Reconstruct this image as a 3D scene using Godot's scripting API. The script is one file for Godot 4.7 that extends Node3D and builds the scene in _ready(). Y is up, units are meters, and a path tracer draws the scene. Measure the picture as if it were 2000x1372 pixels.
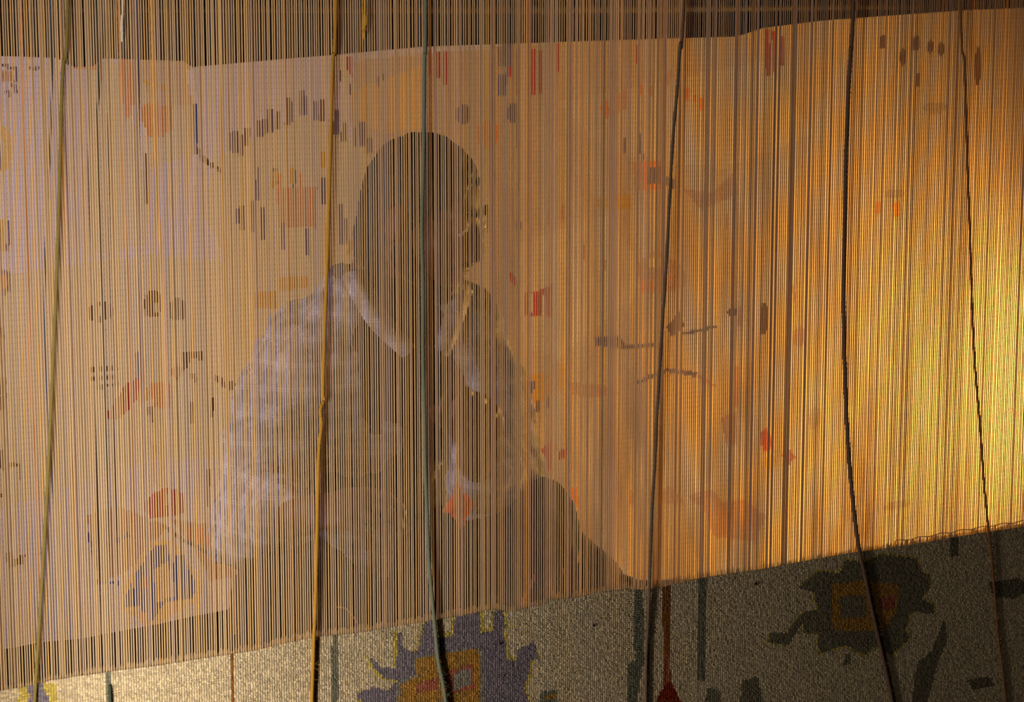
extends Node3D
# A weaver seen through the warp of an upright carpet loom. Axes follow the loom: x runs along
# the fell, y is up, z = 0 is the warp and the camera stands at +z. Metres throughout.

const PITCH := 0.00325        # spacing of the warp
const ROW := 0.0029           # height of a row of knots
const X0 := -0.86
const X1 := 1.2
const BEAM_TOP := 2.0
const CLOTH_Z := -1.2

var rng := RandomNumberGenerator.new()
var taken := {}

# ------------------------------------------------------------------ helpers
func numbered(called: String) -> String:
	var n: int = taken.get(called, 0)
	taken[called] = n + 1
	return called if n == 0 else "%s_%03d" % [called, n]

func tag(o: Node, label: String, category: String, group := "", kind := "") -> Node:
	o.set_meta("label", label)
	o.set_meta("category", category)
	if group:
		o.set_meta("group", group)
	if kind:
		o.set_meta("kind", kind)
	return o

func thing(called: String, label: String, category: String, at := Vector3.ZERO, group := "") -> Node3D:
	var o := Node3D.new()
	o.name = numbered(called)
	add_child(o)
	o.position = at
	tag(o, label, category, group)
	return o

func part(called: String, mesh: Mesh, m: Material, parent: Node, kind := "") -> MeshInstance3D:
	var o := MeshInstance3D.new()
	o.name = called if parent != self else numbered(called)
	o.mesh = mesh
	o.material_override = m
	o.cast_shadow = GeometryInstance3D.SHADOW_CASTING_SETTING_ON
	parent.add_child(o, true)
	if kind:
		o.set_meta("kind", kind)
	return o

func mat(c: Color, rough := 0.9, sheen := 0.0, through := Color.BLACK) -> StandardMaterial3D:
	var m := StandardMaterial3D.new()
	m.albedo_color = c
	m.roughness = rough
	m.metallic_specular = 0.25
	if sheen > 0.0:
		m.rim_enabled = true
		m.rim = sheen
	if through != Color.BLACK:
		m.backlight_enabled = true
		m.backlight = through
	return m

func tinted(rough := 0.9, through := Color.BLACK) -> StandardMaterial3D:
	var m := mat(Color.WHITE, rough, 0.0, through)
	m.vertex_color_use_as_albedo = true
	return m

func grain(m: StandardMaterial3D, freq: float, scale: Vector3, dark: Color, light: Color, bump := 0.0) -> StandardMaterial3D:
	var n := FastNoiseLite.new()
	n.seed = 7
	n.frequency = freq
	n.fractal_octaves = 4
	var t := NoiseTexture2D.new()
	t.width = 256
	t.height = 256
	t.seamless = true
	t.noise = n
	var g := Gradient.new()
	g.set_color(0, dark)
	g.set_color(1, light)
	t.color_ramp = g
	m.albedo_texture = t
	m.uv1_triplanar = true
	m.uv1_scale = scale
	if bump > 0.0:
		var b := NoiseTexture2D.new()
		b.width = 256
		b.height = 256
		b.seamless = true
		b.noise = n
		b.as_normal_map = true
		b.bump_strength = bump
		m.normal_enabled = true
		m.normal_texture = b
	return m

class Build:
	var v := PackedVector3Array()
	var n := PackedVector3Array()
	var c := PackedColorArray()
	var uv := PackedVector2Array()
	var ix := PackedInt32Array()
	func mesh() -> ArrayMesh:
		var a := []
		a.resize(Mesh.ARRAY_MAX)
		a[Mesh.ARRAY_VERTEX] = v
		a[Mesh.ARRAY_NORMAL] = n
		if c.size() == v.size():
			a[Mesh.ARRAY_COLOR] = c
		if uv.size() == v.size():
			a[Mesh.ARRAY_TEX_UV] = uv
		a[Mesh.ARRAY_INDEX] = ix
		var m := ArrayMesh.new()
		m.add_surface_from_arrays(Mesh.PRIMITIVE_TRIANGLES, a)
		return m
	# a bevelled box, each face with its own normal
	func box(lo: Vector3, hi: Vector3, bevel := 0.004) -> Build:
		var mid := (lo + hi) / 2.0
		var half := (hi - lo) / 2.0
		var b: float = minf(bevel, minf(half.x, minf(half.y, half.z)) * 0.6)
		for ax in 3:
			for s in [-1.0, 1.0]:
				var u := (ax + 1) % 3
				var w := (ax + 2) % 3
				var at := v.size()
				for q in [[-1, -1], [1, -1], [1, 1], [-1, 1]]:
					var p := Vector3.ZERO
					p[ax] = s * half[ax]
					p[u] = q[0] * (half[u] - b)
					p[w] = q[1] * (half[w] - b)
					v.append(mid + p)
					var nn := Vector3.ZERO
					nn[ax] = s
					n.append(nn)
				if s > 0:
					ix.append_array([at, at + 2, at + 1, at, at + 3, at + 2])
				else:
					ix.append_array([at, at + 1, at + 2, at, at + 2, at + 3])
		# chamfers along the twelve edges
		for ax in 3:
			var u := (ax + 1) % 3
			var w := (ax + 2) % 3
			for su in [-1.0, 1.0]:
				for sw in [-1.0, 1.0]:
					var at := v.size()
					var nn := Vector3.ZERO
					nn[u] = su
					nn[w] = sw
					nn = nn.normalized()
					for e in [[-1, 0], [1, 0], [1, 1], [-1, 1]]:
						var p := Vector3.ZERO
						p[ax] = e[0] * (half[ax] - b)
						p[u] = su * (half[u] - (b if e[1] == 1 else 0.0))
						p[w] = sw * (half[w] - (0.0 if e[1] == 1 else b))
						v.append(mid + p)
						n.append(nn)
					if su * sw > 0:
						ix.append_array([at, at + 1, at + 2, at, at + 2, at + 3])
					else:
						ix.append_array([at, at + 2, at + 1, at, at + 3, at + 2])
		return self
	# a tube through points, radius r(t); lobes > 0 gives a twisted, lobed section
	func tube(pts: PackedVector3Array, radius: float, sides: int, tint := Color.WHITE, twist := 0.0, lobe := 0.0, rough := 0.0, rg: RandomNumberGenerator = null, cap := true) -> Build:
		var count := pts.size()
		var first := v.size()
		var up := Vector3(0, 0, 1)
		var run := 0.0
		for i in count:
			var t := (pts[mini(i + 1, count - 1)] - pts[maxi(i - 1, 0)]).normalized()
			var side := t.cross(up)
			if side.length() < 0.1:
				side = t.cross(Vector3(1, 0, 0))
			side = side.normalized()
			var other := side.cross(t).normalized()
			if i > 0:
				run += (pts[i] - pts[i - 1]).length()
			var r := radius
			if rg:
				r *= 1.0 + rough * rg.randf_range(-1.0, 1.0)
			if cap and (i == 0 or i == count - 1):
				r *= 0.3
			for k in sides:
				var a := TAU * k / sides
				var rr := r * (1.0 + lobe * cos(2.0 * (a - run * twist)))
				var dir := side * cos(a) + other * sin(a)
				v.append(pts[i] + dir * rr)
				n.append(dir)
				if tint != Color.WHITE:
					c.append(tint)
			if i > 0:
				for k in sides:
					var a0 := first + (i - 1) * sides + k
					var a1 := first + (i - 1) * sides + (k + 1) % sides
					ix.append_array([a0, a1, a0 + sides, a1, a1 + sides, a0 + sides])
		return self

# A distance field on a grid; shapes are stamped into it with a smooth minimum and meshed as surface nets.
class Field:
	var o: Vector3
	var h: float
	var nx: int
	var ny: int
	var nz: int
	var d := PackedFloat32Array()
	func _init(lo: Vector3, hi: Vector3, cell: float) -> void:
		o = lo
		h = cell
		nx = int((hi.x - lo.x) / h) + 2
		ny = int((hi.y - lo.y) / h) + 2
		nz = int((hi.z - lo.z) / h) + 2
		d.resize(nx * ny * nz)
		d.fill(0.05)
	func limb(a: Vector3, b: Vector3, ra: float, rb: float, k := 0.02) -> void:
		var m: float = maxf(ra, rb) + k + 3.0 * h
		var lo := Vector3(minf(a.x, b.x) - m, minf(a.y, b.y) - m, minf(a.z, b.z) - m)
		var hi := Vector3(maxf(a.x, b.x) + m, maxf(a.y, b.y) + m, maxf(a.z, b.z) + m)
		var ab := b - a
		var len2: float = maxf(ab.length_squared(), 1e-9)
		for z in range(maxi(0, int((lo.z - o.z) / h)), mini(nz, int((hi.z - o.z) / h) + 2)):
			for y in range(maxi(0, int((lo.y - o.y) / h)), mini(ny, int((hi.y - o.y) / h) + 2)):
				var row := (z * ny + y) * nx
				for x in range(maxi(0, int((lo.x - o.x) / h)), mini(nx, int((hi.x - o.x) / h) + 2)):
					var p := o + Vector3(x, y, z) * h
					var t := clampf((p - a).dot(ab) / len2, 0.0, 1.0)
					var s := p.distance_to(a + ab * t) - lerpf(ra, rb, t)
					var q := d[row + x]
					var e := maxf(k - absf(q - s), 0.0) / k
					d[row + x] = minf(q, s) - e * e * k * 0.25
	# an ellipsoid, added (sign 1) or carved away (sign -1)
	func egg(at: Vector3, r: Vector3, k := 0.01, basis := Basis(), sign := 1.0) -> void:
		var m: float = maxf(r.x, maxf(r.y, r.z)) + k + 3.0 * h
		var inv := basis.transposed()
		var least := minf(r.x, minf(r.y, r.z))
		for z in range(maxi(0, int((at.z - m - o.z) / h)), mini(nz, int((at.z + m - o.z) / h) + 2)):
			for y in range(maxi(0, int((at.y - m - o.y) / h)), mini(ny, int((at.y + m - o.y) / h) + 2)):
				var row := (z * ny + y) * nx
				for x in range(maxi(0, int((at.x - m - o.x) / h)), mini(nx, int((at.x + m - o.x) / h) + 2)):
					var p := inv * (o + Vector3(x, y, z) * h - at)
					var q1 := Vector3(p.x / r.x, p.y / r.y, p.z / r.z)
					var q2 := Vector3(q1.x / r.x, q1.y / r.y, q1.z / r.z)
					var l1 := q1.length()
					var s := l1 * (l1 - 1.0) / maxf(q2.length(), 1e-6) if l1 > 0.05 else -least
					var q := d[row + x]
					if sign > 0:
						var e := maxf(k - absf(q - s), 0.0) / k
						d[row + x] = minf(q, s) - e * e * k * 0.25
					else:
						var e := maxf(k - absf(q + s), 0.0) / k
						d[row + x] = maxf(q, -s) + e * e * k * 0.25
	# keeps only what lies on the side of the plane that the normal points away from
	func cut(at: Vector3, normal: Vector3) -> void:
		for z in nz:
			for y in ny:
				var row := (z * ny + y) * nx
				for x in nx:
					d[row + x] = maxf(d[row + x], (o + Vector3(x, y, z) * h - at).dot(normal))
	func nets(into: Build, t := Transform3D(), fold: FastNoiseLite = null, depth := 0.0) -> void:
		var cell := PackedInt32Array()
		cell.resize(nx * ny * nz)
		cell.fill(-1)
		var first := into.v.size()
		var step := [1, nx, nx * ny]
		var corner := [0, 1, nx, nx + 1, nx * ny, nx * ny + 1, nx * ny + nx, nx * ny + nx + 1]
		var place := [Vector3(0, 0, 0), Vector3(1, 0, 0), Vector3(0, 1, 0), Vector3(1, 1, 0), Vector3(0, 0, 1), Vector3(1, 0, 1), Vector3(0, 1, 1), Vector3(1, 1, 1)]
		var edges := [[0, 1], [2, 3], [4, 5], [6, 7], [0, 2], [1, 3], [4, 6], [5, 7], [0, 4], [1, 5], [2, 6], [3, 7]]
		var mirrored := t.basis.determinant() < 0.0
		for z in nz - 1:
			for y in ny - 1:
				for x in nx - 1:
					var i := (z * ny + y) * nx + x
					var w := d[i]
					if absf(w) > 2.5 * h:
						continue
					var inside := 0
					for k in 8:
						if d[i + corner[k]] < 0.0:
							inside += 1
					if inside == 0 or inside == 8:
						continue
					var sum := Vector3.ZERO
					var many := 0
					for e in edges:
						var a := d[i + corner[e[0]]]
						var b := d[i + corner[e[1]]]
						if (a < 0.0) != (b < 0.0):
							sum += (place[e[0]] as Vector3).lerp(place[e[1]], a / (a - b))
							many += 1
					var p := o + (Vector3(x, y, z) + sum / many) * h
					var g := Vector3(d[i + corner[1]] - w + d[i + corner[7]] - d[i + corner[6]], d[i + corner[2]] - w + d[i + corner[7]] - d[i + corner[5]], d[i + corner[4]] - w + d[i + corner[7]] - d[i + corner[3]]).normalized()
					if fold:
						p += g * fold.get_noise_3dv(p) * depth
					cell[i] = into.v.size()
					into.v.append(t * p)
					into.n.append(t.basis * g)
		for z in range(1, nz - 1):
			for y in range(1, ny - 1):
				for x in range(1, nx - 1):
					var i := (z * ny + y) * nx + x
					var w := d[i]
					if absf(w) > 2.5 * h:
						continue
					for ax in 3:
						var b := d[i + step[ax]]
						if (w < 0.0) == (b < 0.0):
							continue
						var s1: int = step[(ax + 1) % 3]
						var s2: int = step[(ax + 2) % 3]
						var q := [cell[i], cell[i - s1], cell[i - s1 - s2], cell[i - s2]]
						if q[0] < 0 or q[1] < 0 or q[2] < 0 or q[3] < 0:
							continue
						if (w < 0.0) != mirrored:
							into.ix.append_array([q[0], q[2], q[1], q[0], q[3], q[2]])
						else:
							into.ix.append_array([q[0], q[1], q[2], q[0], q[2], q[3]])
		if fold:   # normals of the folded surface
			var sums := PackedVector3Array()
			sums.resize(into.v.size() - first)
			for k in range(0, into.ix.size(), 3):
				var a := into.ix[k]
				if a < first:
					continue
				var b := into.ix[k + 1]
				var e := into.ix[k + 2]
				var fn := (into.v[e] - into.v[a]).cross(into.v[b] - into.v[a])
				sums[a - first] += fn
				sums[b - first] += fn
				sums[e - first] += fn
			for k in sums.size():
				if sums[k].length() > 0.0:
					into.n[first + k] = sums[k].normalized()

# ------------------------------------------------------------------ the scene
func _ready() -> void:
	rng.seed = 11
	var cam := Camera3D.new()
	cam.name = "camera"
	cam.fov = 17.92
	cam.near = 0.05
	cam.position = Vector3(-1.3166, 1.37, 2.5839)
	cam.rotation_degrees = Vector3(-9.0, -27.0, 0.0)
	cam.keep_aspect = Camera3D.KEEP_HEIGHT
	add_child(cam)
	cam.current = true

	var env := Environment.new()
	env.background_mode = Environment.BG_SKY
	var sky := Sky.new()
	var look := ProceduralSkyMaterial.new()
	look.sky_top_color = Color(0.35, 0.45, 0.6)
	look.sky_horizon_color = Color(0.85, 0.75, 0.6)
	look.ground_bottom_color = Color(0.2, 0.17, 0.13)
	look.ground_horizon_color = Color(0.6, 0.5, 0.4)
	sky.sky_material = look
	env.sky = sky
	env.tonemap_mode = Environment.TONE_MAPPER_LINEAR
	env.tonemap_exposure = 1.0
	env.sdfgi_enabled = true
	env.ssao_enabled = true
	env.ssil_enabled = true
	var world := WorldEnvironment.new()
	world.name = "world"
	world.environment = env
	add_child(world)

	# the windows, all out of view: name, wall x, which way is inward, z range, y range, colour, energy
	var gold := Color(1.0, 0.79, 0.41)
	var day := Color(1.0, 0.955, 0.89)
	var cool := Color(0.90, 0.88, 1.0)
	window("window_1", 2.05, -1, Vector2(-1.08, -0.40), Vector2(0.38, 0.68), gold, 6.8)  # out of view, placed to light warp and cloth gold from the right
	window("window_2", -1.05, 1, Vector2(0.50, 1.00), Vector2(0.22, 0.86), day, 4.3)  # out of view, placed to light the left part of the carpet
	window("window_3", -1.05, 1, Vector2(-0.95, -0.25), Vector2(0.75, 1.35), cool, 1.25)  # out of view, placed to light the shoulder and the cloth's left side

	window("window_4", -1.80, 1, Vector2(1.35, 2.25), Vector2(0.70, 1.50), day, 0.75)  # added fill, out of view, softens the shadows on the carpet's right

	room()
	loom()
	carpet()
	hanging()
	weaver()
	strands()

# A window out of view: its glowing pane and the light it sheds.
func window(called: String, x: float, inward: int, zs: Vector2, ys: Vector2, c: Color, energy: float) -> void:
	var o := Node3D.new()
	o.name = called
	add_child(o)
	o.set_meta("kind", "structure")
	var wood := mat(Color(0.24, 0.15, 0.09), 0.7)
	var glow := mat(Color(0.8, 0.8, 0.8), 0.5)
	glow.emission_enabled = true
	glow.emission = c
	glow.emission_energy_multiplier = 1.0
	var xm := x - inward * 0.06
	var b := Build.new()
	for y in [ys.x, ys.y]:
		b.box(Vector3(xm - 0.04, y - 0.02, zs.x - 0.02), Vector3(xm + 0.04, y + 0.02, zs.y + 0.02))
	for z in [zs.x, zs.y]:
		b.box(Vector3(xm - 0.04, ys.x, z - 0.02), Vector3(xm + 0.04, ys.y, z + 0.02))
	part("unseen_window_frame", b.mesh(), wood, o)
	part("unseen_window_pane", Build.new().box(Vector3(xm - 0.004, ys.x, zs.x), Vector3(xm + 0.004, ys.y, zs.y), 0.001).mesh(), glow, o)
	if called == "window_2":   # an unseen leaf, placed to keep its light off the carpet's right part
		var hinge := Vector3(x + 0.005, ys.x, zs.y + 0.02)
		var leaf := part("unseen_shutter", Build.new().box(Vector3(0, -0.02, -0.010), Vector3(0.54, ys.y - ys.x + 0.02, 0.010), 0.003).mesh(), wood, o)
		leaf.transform = Transform3D(Basis(Vector3.UP, atan2(0.40, 0.165)), hinge)
	var l := AreaLight3D.new()
	l.name = "unseen_window_light"
	l.area_size = Vector2(zs.y - zs.x - 0.06, ys.y - ys.x - 0.06)
	l.light_color = c
	l.light_energy = energy
	l.area_normalize_energy = true
	l.area_range = 8.0
	l.area_attenuation = 2.0
	l.shadow_enabled = true
	l.position = Vector3(xm + inward * 0.012, (ys.x + ys.y) / 2.0, (zs.x + zs.y) / 2.0)
	l.rotation_degrees = Vector3(0, -90.0 * inward, 0)
	o.add_child(l)

func slab(called: String, boxes: Array, m: Material) -> void:
	var b := Build.new()
	for k in boxes:
		b.box(k[0], k[1], 0.002)
	part(called, b.mesh(), m, self, "structure")

# the boxes of a wall across x, from zs.x to zs.y, with holes [z range, y range] in order of z
func pierced(xa: float, xb: float, zs: Vector2, top: float, holes: Array) -> Array:
	var out := []
	var z := zs.x
	for q in holes:
		out.append([Vector3(xa, 0, z), Vector3(xb, top, q[0].x)])
		out.append([Vector3(xa, 0, q[0].x), Vector3(xb, q[1].x, q[0].y)])
		out.append([Vector3(xa, q[1].y, q[0].x), Vector3(xb, top, q[0].y)])
		z = q[0].y
	out.append([Vector3(xa, 0, z), Vector3(xb, top, zs.y)])
	return out

func room() -> void:
	var plaster := grain(mat(Color(1, 1, 1), 0.95), 0.02, Vector3(0.8, 0.8, 0.8), Color(0.075, 0.05, 0.03), Color(0.12, 0.085, 0.055), 2.0)
	var earth := grain(mat(Color(1, 1, 1), 0.95), 0.03, Vector3(1, 1, 1), Color(0.14, 0.10, 0.06), Color(0.22, 0.16, 0.10), 3.0)
	slab("floor", [[Vector3(-1.95, -0.12, -1.4), Vector3(2.2, 0, 3.3)]], earth)
	slab("ceiling", [[Vector3(-1.95, 2.5, -1.4), Vector3(2.2, 2.62, 3.3)]], plaster)
	slab("wall_back", [[Vector3(-1.95, 0, -1.4), Vector3(2.2, 2.5, -1.26)]], plaster)
	slab("wall_front", [[Vector3(-1.95, 0, 3.18), Vector3(2.2, 2.5, 3.3)]], plaster)
	# the left wall steps back beside the place where the camera stands
	slab("wall_left", pierced(-1.17, -1.05, Vector2(-1.26, 1.12), 2.5, [[Vector2(-0.95, -0.25), Vector2(0.75, 1.35)], [Vector2(0.50, 1.00), Vector2(0.22, 0.86)]])
		+ [[Vector3(-1.92, 0, 1.0), Vector3(-1.17, 2.5, 1.12)]] + pierced(-1.92, -1.80, Vector2(1.12, 3.18), 2.5, [[Vector2(1.35, 2.25), Vector2(0.70, 1.50)]]), plaster)
	slab("wall_right", pierced(2.05, 2.17, Vector2(-1.26, 3.18), 2.5, [[Vector2(-1.08, -0.40), Vector2(0.38, 0.68)]]), plaster)

func loom() -> void:
	var wood := grain(mat(Color(1, 1, 1), 0.7), 0.02, Vector3(6, 1.2, 6), Color(0.20, 0.13, 0.08), Color(0.38, 0.26, 0.16))
	var t := thing("loom", "dark wooden upright loom frame that stretches the warp and the carpet", "loom")
	for x in [-0.94, 1.36]:
		part("post", Build.new().box(Vector3(x - 0.06, 0, -0.07), Vector3(x + 0.06, 2.2, 0.07), 0.008).mesh(), wood, t)
		part("foot", Build.new().box(Vector3(x - 0.07, 0, -0.4), Vector3(x + 0.07, 0.08, 0.4), 0.008).mesh(), wood, t)
		part("unseen_shade_arm", Build.new().box(Vector3(x - 0.025, 0.28, 0.07), Vector3(x + 0.025, 0.80, 0.40), 0.006).mesh(), wood, t)  # unseen, placed to shade the left end of the carpet
	for q in [[2.0, -0.068], [0.16, -0.064]]:
		var b := Build.new()
		var pts := PackedVector3Array()
		for i in 13:
			pts.append(Vector3(-0.93 + 2.28 * i / 12.0, q[0], q[1]))
		b.tube(pts, 0.05, 20, Color.WHITE, 0, 0, 0, null, false)
		part("beam", b.mesh(), wood, t)

# ------------------------------------------------------------------ the carpet and its warp
# height of the fell, the upper edge of the woven part
func fell(x: float) -> float:
	var k := [Vector2(-0.7170, 0.5443), Vector2(-0.6922, 0.5452), Vector2(-0.6547, 0.5462), Vector2(-0.6294, 0.5503), Vector2(-0.5653, 0.5510), Vector2(-0.5000, 0.5504), Vector2(-0.4332, 0.5511), Vector2(-0.3649, 0.5518), Vector2(-0.2880, 0.5583), Vector2(-0.2238, 0.5567), Vector2(-0.1875, 0.5567), Vector2(-0.1509, 0.5575), Vector2(-0.1138, 0.5596), Vector2(-0.0763, 0.5604), Vector2(-0.0384, 0.5626), Vector2(-0.0231, 0.5620), Vector2(-0.0139, 0.5566), Vector2(0.0000, 0.5570), Vector2(0.0545, 0.5608), Vector2(0.0568, 0.5655), Vector2(0.0979, 0.5632), Vector2(0.1378, 0.5669), Vector2(0.1782, 0.5656), Vector2(0.1987, 0.5609), Vector2(0.2398, 0.5617), Vector2(0.3024, 0.5667), Vector2(0.4094, 0.5673), Vector2(0.4973, 0.5714), Vector2(0.5646, 0.5735), Vector2(0.6565, 0.5731), Vector2(0.7507, 0.5758), Vector2(0.8035, 0.5770), Vector2(0.8719, 0.5774)]
	if x <= k[0].x:
		return k[0].y
	for i in range(1, k.size()):
		if x <= k[i].x:
			return lerpf(k[i - 1].y, k[i].y, (x - k[i - 1].x) / (k[i].x - k[i - 1].x))
	return k[k.size() - 1].y

var motifs := []
func motif(c: Color, pts: Array) -> void:
	var p := PackedVector2Array()
	var lo := Vector2(9, 9)
	var hi := Vector2(-9, -9)
	for q in pts:
		p.append(q)
		lo = lo.min(q)
		hi = hi.max(q)
	motifs.append([lo, hi, p, c.srgb_to_linear()])

func block(c: Color, a: Vector2, b: Vector2) -> void:
	motif(c, [a, Vector2(b.x, a.y), b, Vector2(a.x, b.y)])

func draw_carpet() -> void:
	var plum := Color(0.46, 0.42, 0.45)
	var line := Color(0.70, 0.62, 0.32)
	var ochre := Color(0.61, 0.45, 0.21)
	var red := Color(0.60, 0.35, 0.27)
	var grey := Color(0.50, 0.47, 0.42)
	var teal := Color(0.42, 0.41, 0.35)
	var green := Color(0.44, 0.41, 0.33)
	var brown := Color(0.48, 0.29, 0.13)
	block(teal, Vector2(-0.5605, 0.5595), Vector2(-0.5538, 0.4798))
	block(brown, Vector2(-0.3976, 0.5622), Vector2(-0.3944, 0.4555))
	motif(teal, [Vector2(-0.2596, 0.5614), Vector2(-0.2517, 0.5604), Vector2(-0.2548, 0.4342), Vector2(-0.2649, 0.4357)])
	motif(teal, [Vector2(0.1904, 0.5721), Vector2(0.2035, 0.5705), Vector2(0.2063, 0.4602), Vector2(0.1891, 0.3664), Vector2(0.1809, 0.3677), Vector2(0.1801, 0.4564), Vector2(0.1915, 0.4622)])
	motif(brown, [Vector2(0.2356, 0.5666), Vector2(0.2472, 0.5652), Vector2(0.2516, 0.3569), Vector2(0.2398, 0.3587)])
	block(red, Vector2(0.2427, 0.4626), Vector2(0.2474, 0.3576))
	motif(teal, [Vector2(0.2930, 0.5744), Vector2(0.3082, 0.5726), Vector2(0.3065, 0.4164), Vector2(0.2929, 0.4183)])
	block(green, Vector2(0.7313, 0.5850), Vector2(0.7489, 0.5477))
	motif(green, [Vector2(0.7268, 0.4518), Vector2(0.7047, 0.4073), Vector2(0.6770, 0.3873), Vector2(0.6661, 0.2937), Vector2(0.6899, 0.2900), Vector2(0.7151, 0.3820), Vector2(0.7328, 0.4193)])
	motif(line, [Vector2(-0.6671, 0.5518), Vector2(-0.6232, 0.5456), Vector2(-0.6227, 0.5215), Vector2(-0.6125, 0.5200), Vector2(-0.6135, 0.4889), Vector2(-0.6752, 0.4983)])
	motif(plum, [Vector2(-0.6619, 0.5556), Vector2(-0.6394, 0.5511), Vector2(-0.6386, 0.5381), Vector2(-0.6326, 0.5294), Vector2(-0.6325, 0.4918), Vector2(-0.6615, 0.4962), Vector2(-0.6563, 0.5355)])
	motif(line, [Vector2(-0.1726, 0.5529), Vector2(-0.1667, 0.5508), Vector2(-0.1658, 0.5316), Vector2(-0.1556, 0.5198), Vector2(-0.1422, 0.5226), Vector2(-0.1369, 0.5448), Vector2(-0.1312, 0.5660), Vector2(-0.1153, 0.5672), Vector2(-0.1147, 0.5459), Vector2(-0.0998, 0.5374), Vector2(-0.0874, 0.5400), Vector2(-0.0829, 0.5639), Vector2(-0.0431, 0.5651), Vector2(-0.0427, 0.5505), Vector2(-0.0269, 0.5429), Vector2(-0.0227, 0.5620), Vector2(-0.0102, 0.5601), Vector2(-0.0066, 0.5398), Vector2(0.0075, 0.5304), Vector2(0.0093, 0.5018), Vector2(0.0326, 0.5076), Vector2(0.0468, 0.4863), Vector2(0.0327, 0.4837), Vector2(0.0310, 0.4676), Vector2(0.0229, 0.4441), Vector2(0.0306, 0.4231), Vector2(0.0301, 0.3878), Vector2(-0.2257, 0.4271), Vector2(-0.2244, 0.4765), Vector2(-0.2069, 0.4794), Vector2(-0.1877, 0.4706), Vector2(-0.1716, 0.4824), Vector2(-0.1908, 0.4884), Vector2(-0.2069, 0.5038), Vector2(-0.2126, 0.5233), Vector2(-0.1967, 0.5052), Vector2(-0.1740, 0.5003)])
	motif(plum, [Vector2(-0.1686, 0.5508), Vector2(-0.1627, 0.5486), Vector2(-0.1614, 0.5304), Vector2(-0.1512, 0.5193), Vector2(-0.1378, 0.5216), Vector2(-0.1332, 0.5419), Vector2(-0.1286, 0.5622), Vector2(-0.1138, 0.5631), Vector2(-0.1124, 0.5420), Vector2(-0.0990, 0.5332), Vector2(-0.0884, 0.5360), Vector2(-0.0838, 0.5599), Vector2(-0.0460, 0.5621), Vector2(-0.0460, 0.5480), Vector2(-0.0308, 0.5411), Vector2(-0.0261, 0.5596), Vector2(-0.0139, 0.5580), Vector2(-0.0108, 0.5385), Vector2(0.0031, 0.5296), Vector2(0.0046, 0.5023), Vector2(0.0280, 0.5077), Vector2(0.0421, 0.4871), Vector2(0.0280, 0.4848), Vector2(0.0265, 0.4692), Vector2(0.0187, 0.4466), Vector2(0.0265, 0.4260), Vector2(0.0266, 0.3912), Vector2(-0.2224, 0.4292), Vector2(-0.2204, 0.4776), Vector2(-0.2029, 0.4806), Vector2(-0.1840, 0.4723), Vector2(-0.1677, 0.4839), Vector2(-0.1867, 0.4894), Vector2(-0.2026, 0.5041), Vector2(-0.2083, 0.5229), Vector2(-0.1924, 0.5055), Vector2(-0.1697, 0.5009)])
	block(Color(0.72, 0.65, 0.53), Vector2(-0.1583, 0.5480), Vector2(-0.1378, 0.5258))
	block(line, Vector2(-0.1123, 0.5629), Vector2(-0.0869, 0.5344))
	block(Color(0.72, 0.65, 0.53), Vector2(-0.1085, 0.5638), Vector2(-0.0907, 0.5391))
	block(line, Vector2(-0.0460, 0.5656), Vector2(-0.0277, 0.5336))
	block(Color(0.72, 0.65, 0.53), Vector2(-0.0422, 0.5666), Vector2(-0.0308, 0.5383))
	motif(line, [Vector2(-0.0123, 0.5359), Vector2(0.0077, 0.5361), Vector2(0.0062, 0.4878), Vector2(-0.0077, 0.4911)])
	motif(Color(0.72, 0.65, 0.53), [Vector2(-0.0077, 0.5338), Vector2(0.0077, 0.5347), Vector2(0.0062, 0.4935), Vector2(-0.0031, 0.4962)])
	motif(grey, [Vector2(-0.1453, 0.5129), Vector2(-0.0461, 0.5134), Vector2(-0.0416, 0.4659), Vector2(-0.0418, 0.4017), Vector2(-0.1741, 0.4219), Vector2(-0.1692, 0.4813), Vector2(-0.1425, 0.4887)])
	motif(ochre, [Vector2(-0.1424, 0.5097), Vector2(-0.0492, 0.5110), Vector2(-0.0479, 0.4026), Vector2(-0.1697, 0.4212), Vector2(-0.1648, 0.4779), Vector2(-0.1396, 0.4855)])
	motif(red, [Vector2(-0.0917, 0.4872), Vector2(-0.0568, 0.4922), Vector2(-0.0554, 0.4565), Vector2(-0.0918, 0.4547)])
	motif(grey, [Vector2(-0.0872, 0.4823), Vector2(-0.0614, 0.4872), Vector2(-0.0600, 0.4615), Vector2(-0.0873, 0.4597)])
	motif(grey, [Vector2(-0.1156, 0.5088), Vector2(-0.1096, 0.5108), Vector2(-0.0978, 0.4739), Vector2(-0.0996, 0.4105), Vector2(-0.1056, 0.4114), Vector2(-0.1038, 0.4678)])
	motif(red, [Vector2(-0.1404, 0.4730), Vector2(-0.1292, 0.4784), Vector2(-0.1068, 0.4780), Vector2(-0.1114, 0.4632), Vector2(-0.1412, 0.4619)])
	block(plum, Vector2(-0.2247, 0.4768), Vector2(-0.2103, 0.4678))
	motif(teal, [Vector2(0.0430, 0.4337), Vector2(0.0485, 0.4387), Vector2(0.0690, 0.4371), Vector2(0.0692, 0.3847), Vector2(0.0431, 0.3887)])
	block(ochre, Vector2(0.0485, 0.4314), Vector2(0.0707, 0.4253))
	motif(plum, [Vector2(0.0217, 0.5057), Vector2(0.0342, 0.5126), Vector2(0.0390, 0.4876), Vector2(0.0421, 0.4828), Vector2(0.0264, 0.4850)])
	motif(Color(0.45, 0.16, 0.10), [Vector2(0.2457, 0.4250), Vector2(0.2567, 0.4123), Vector2(0.2671, 0.3906), Vector2(0.2761, 0.3532), Vector2(0.2173, 0.3621), Vector2(0.2301, 0.4049)])
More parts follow.
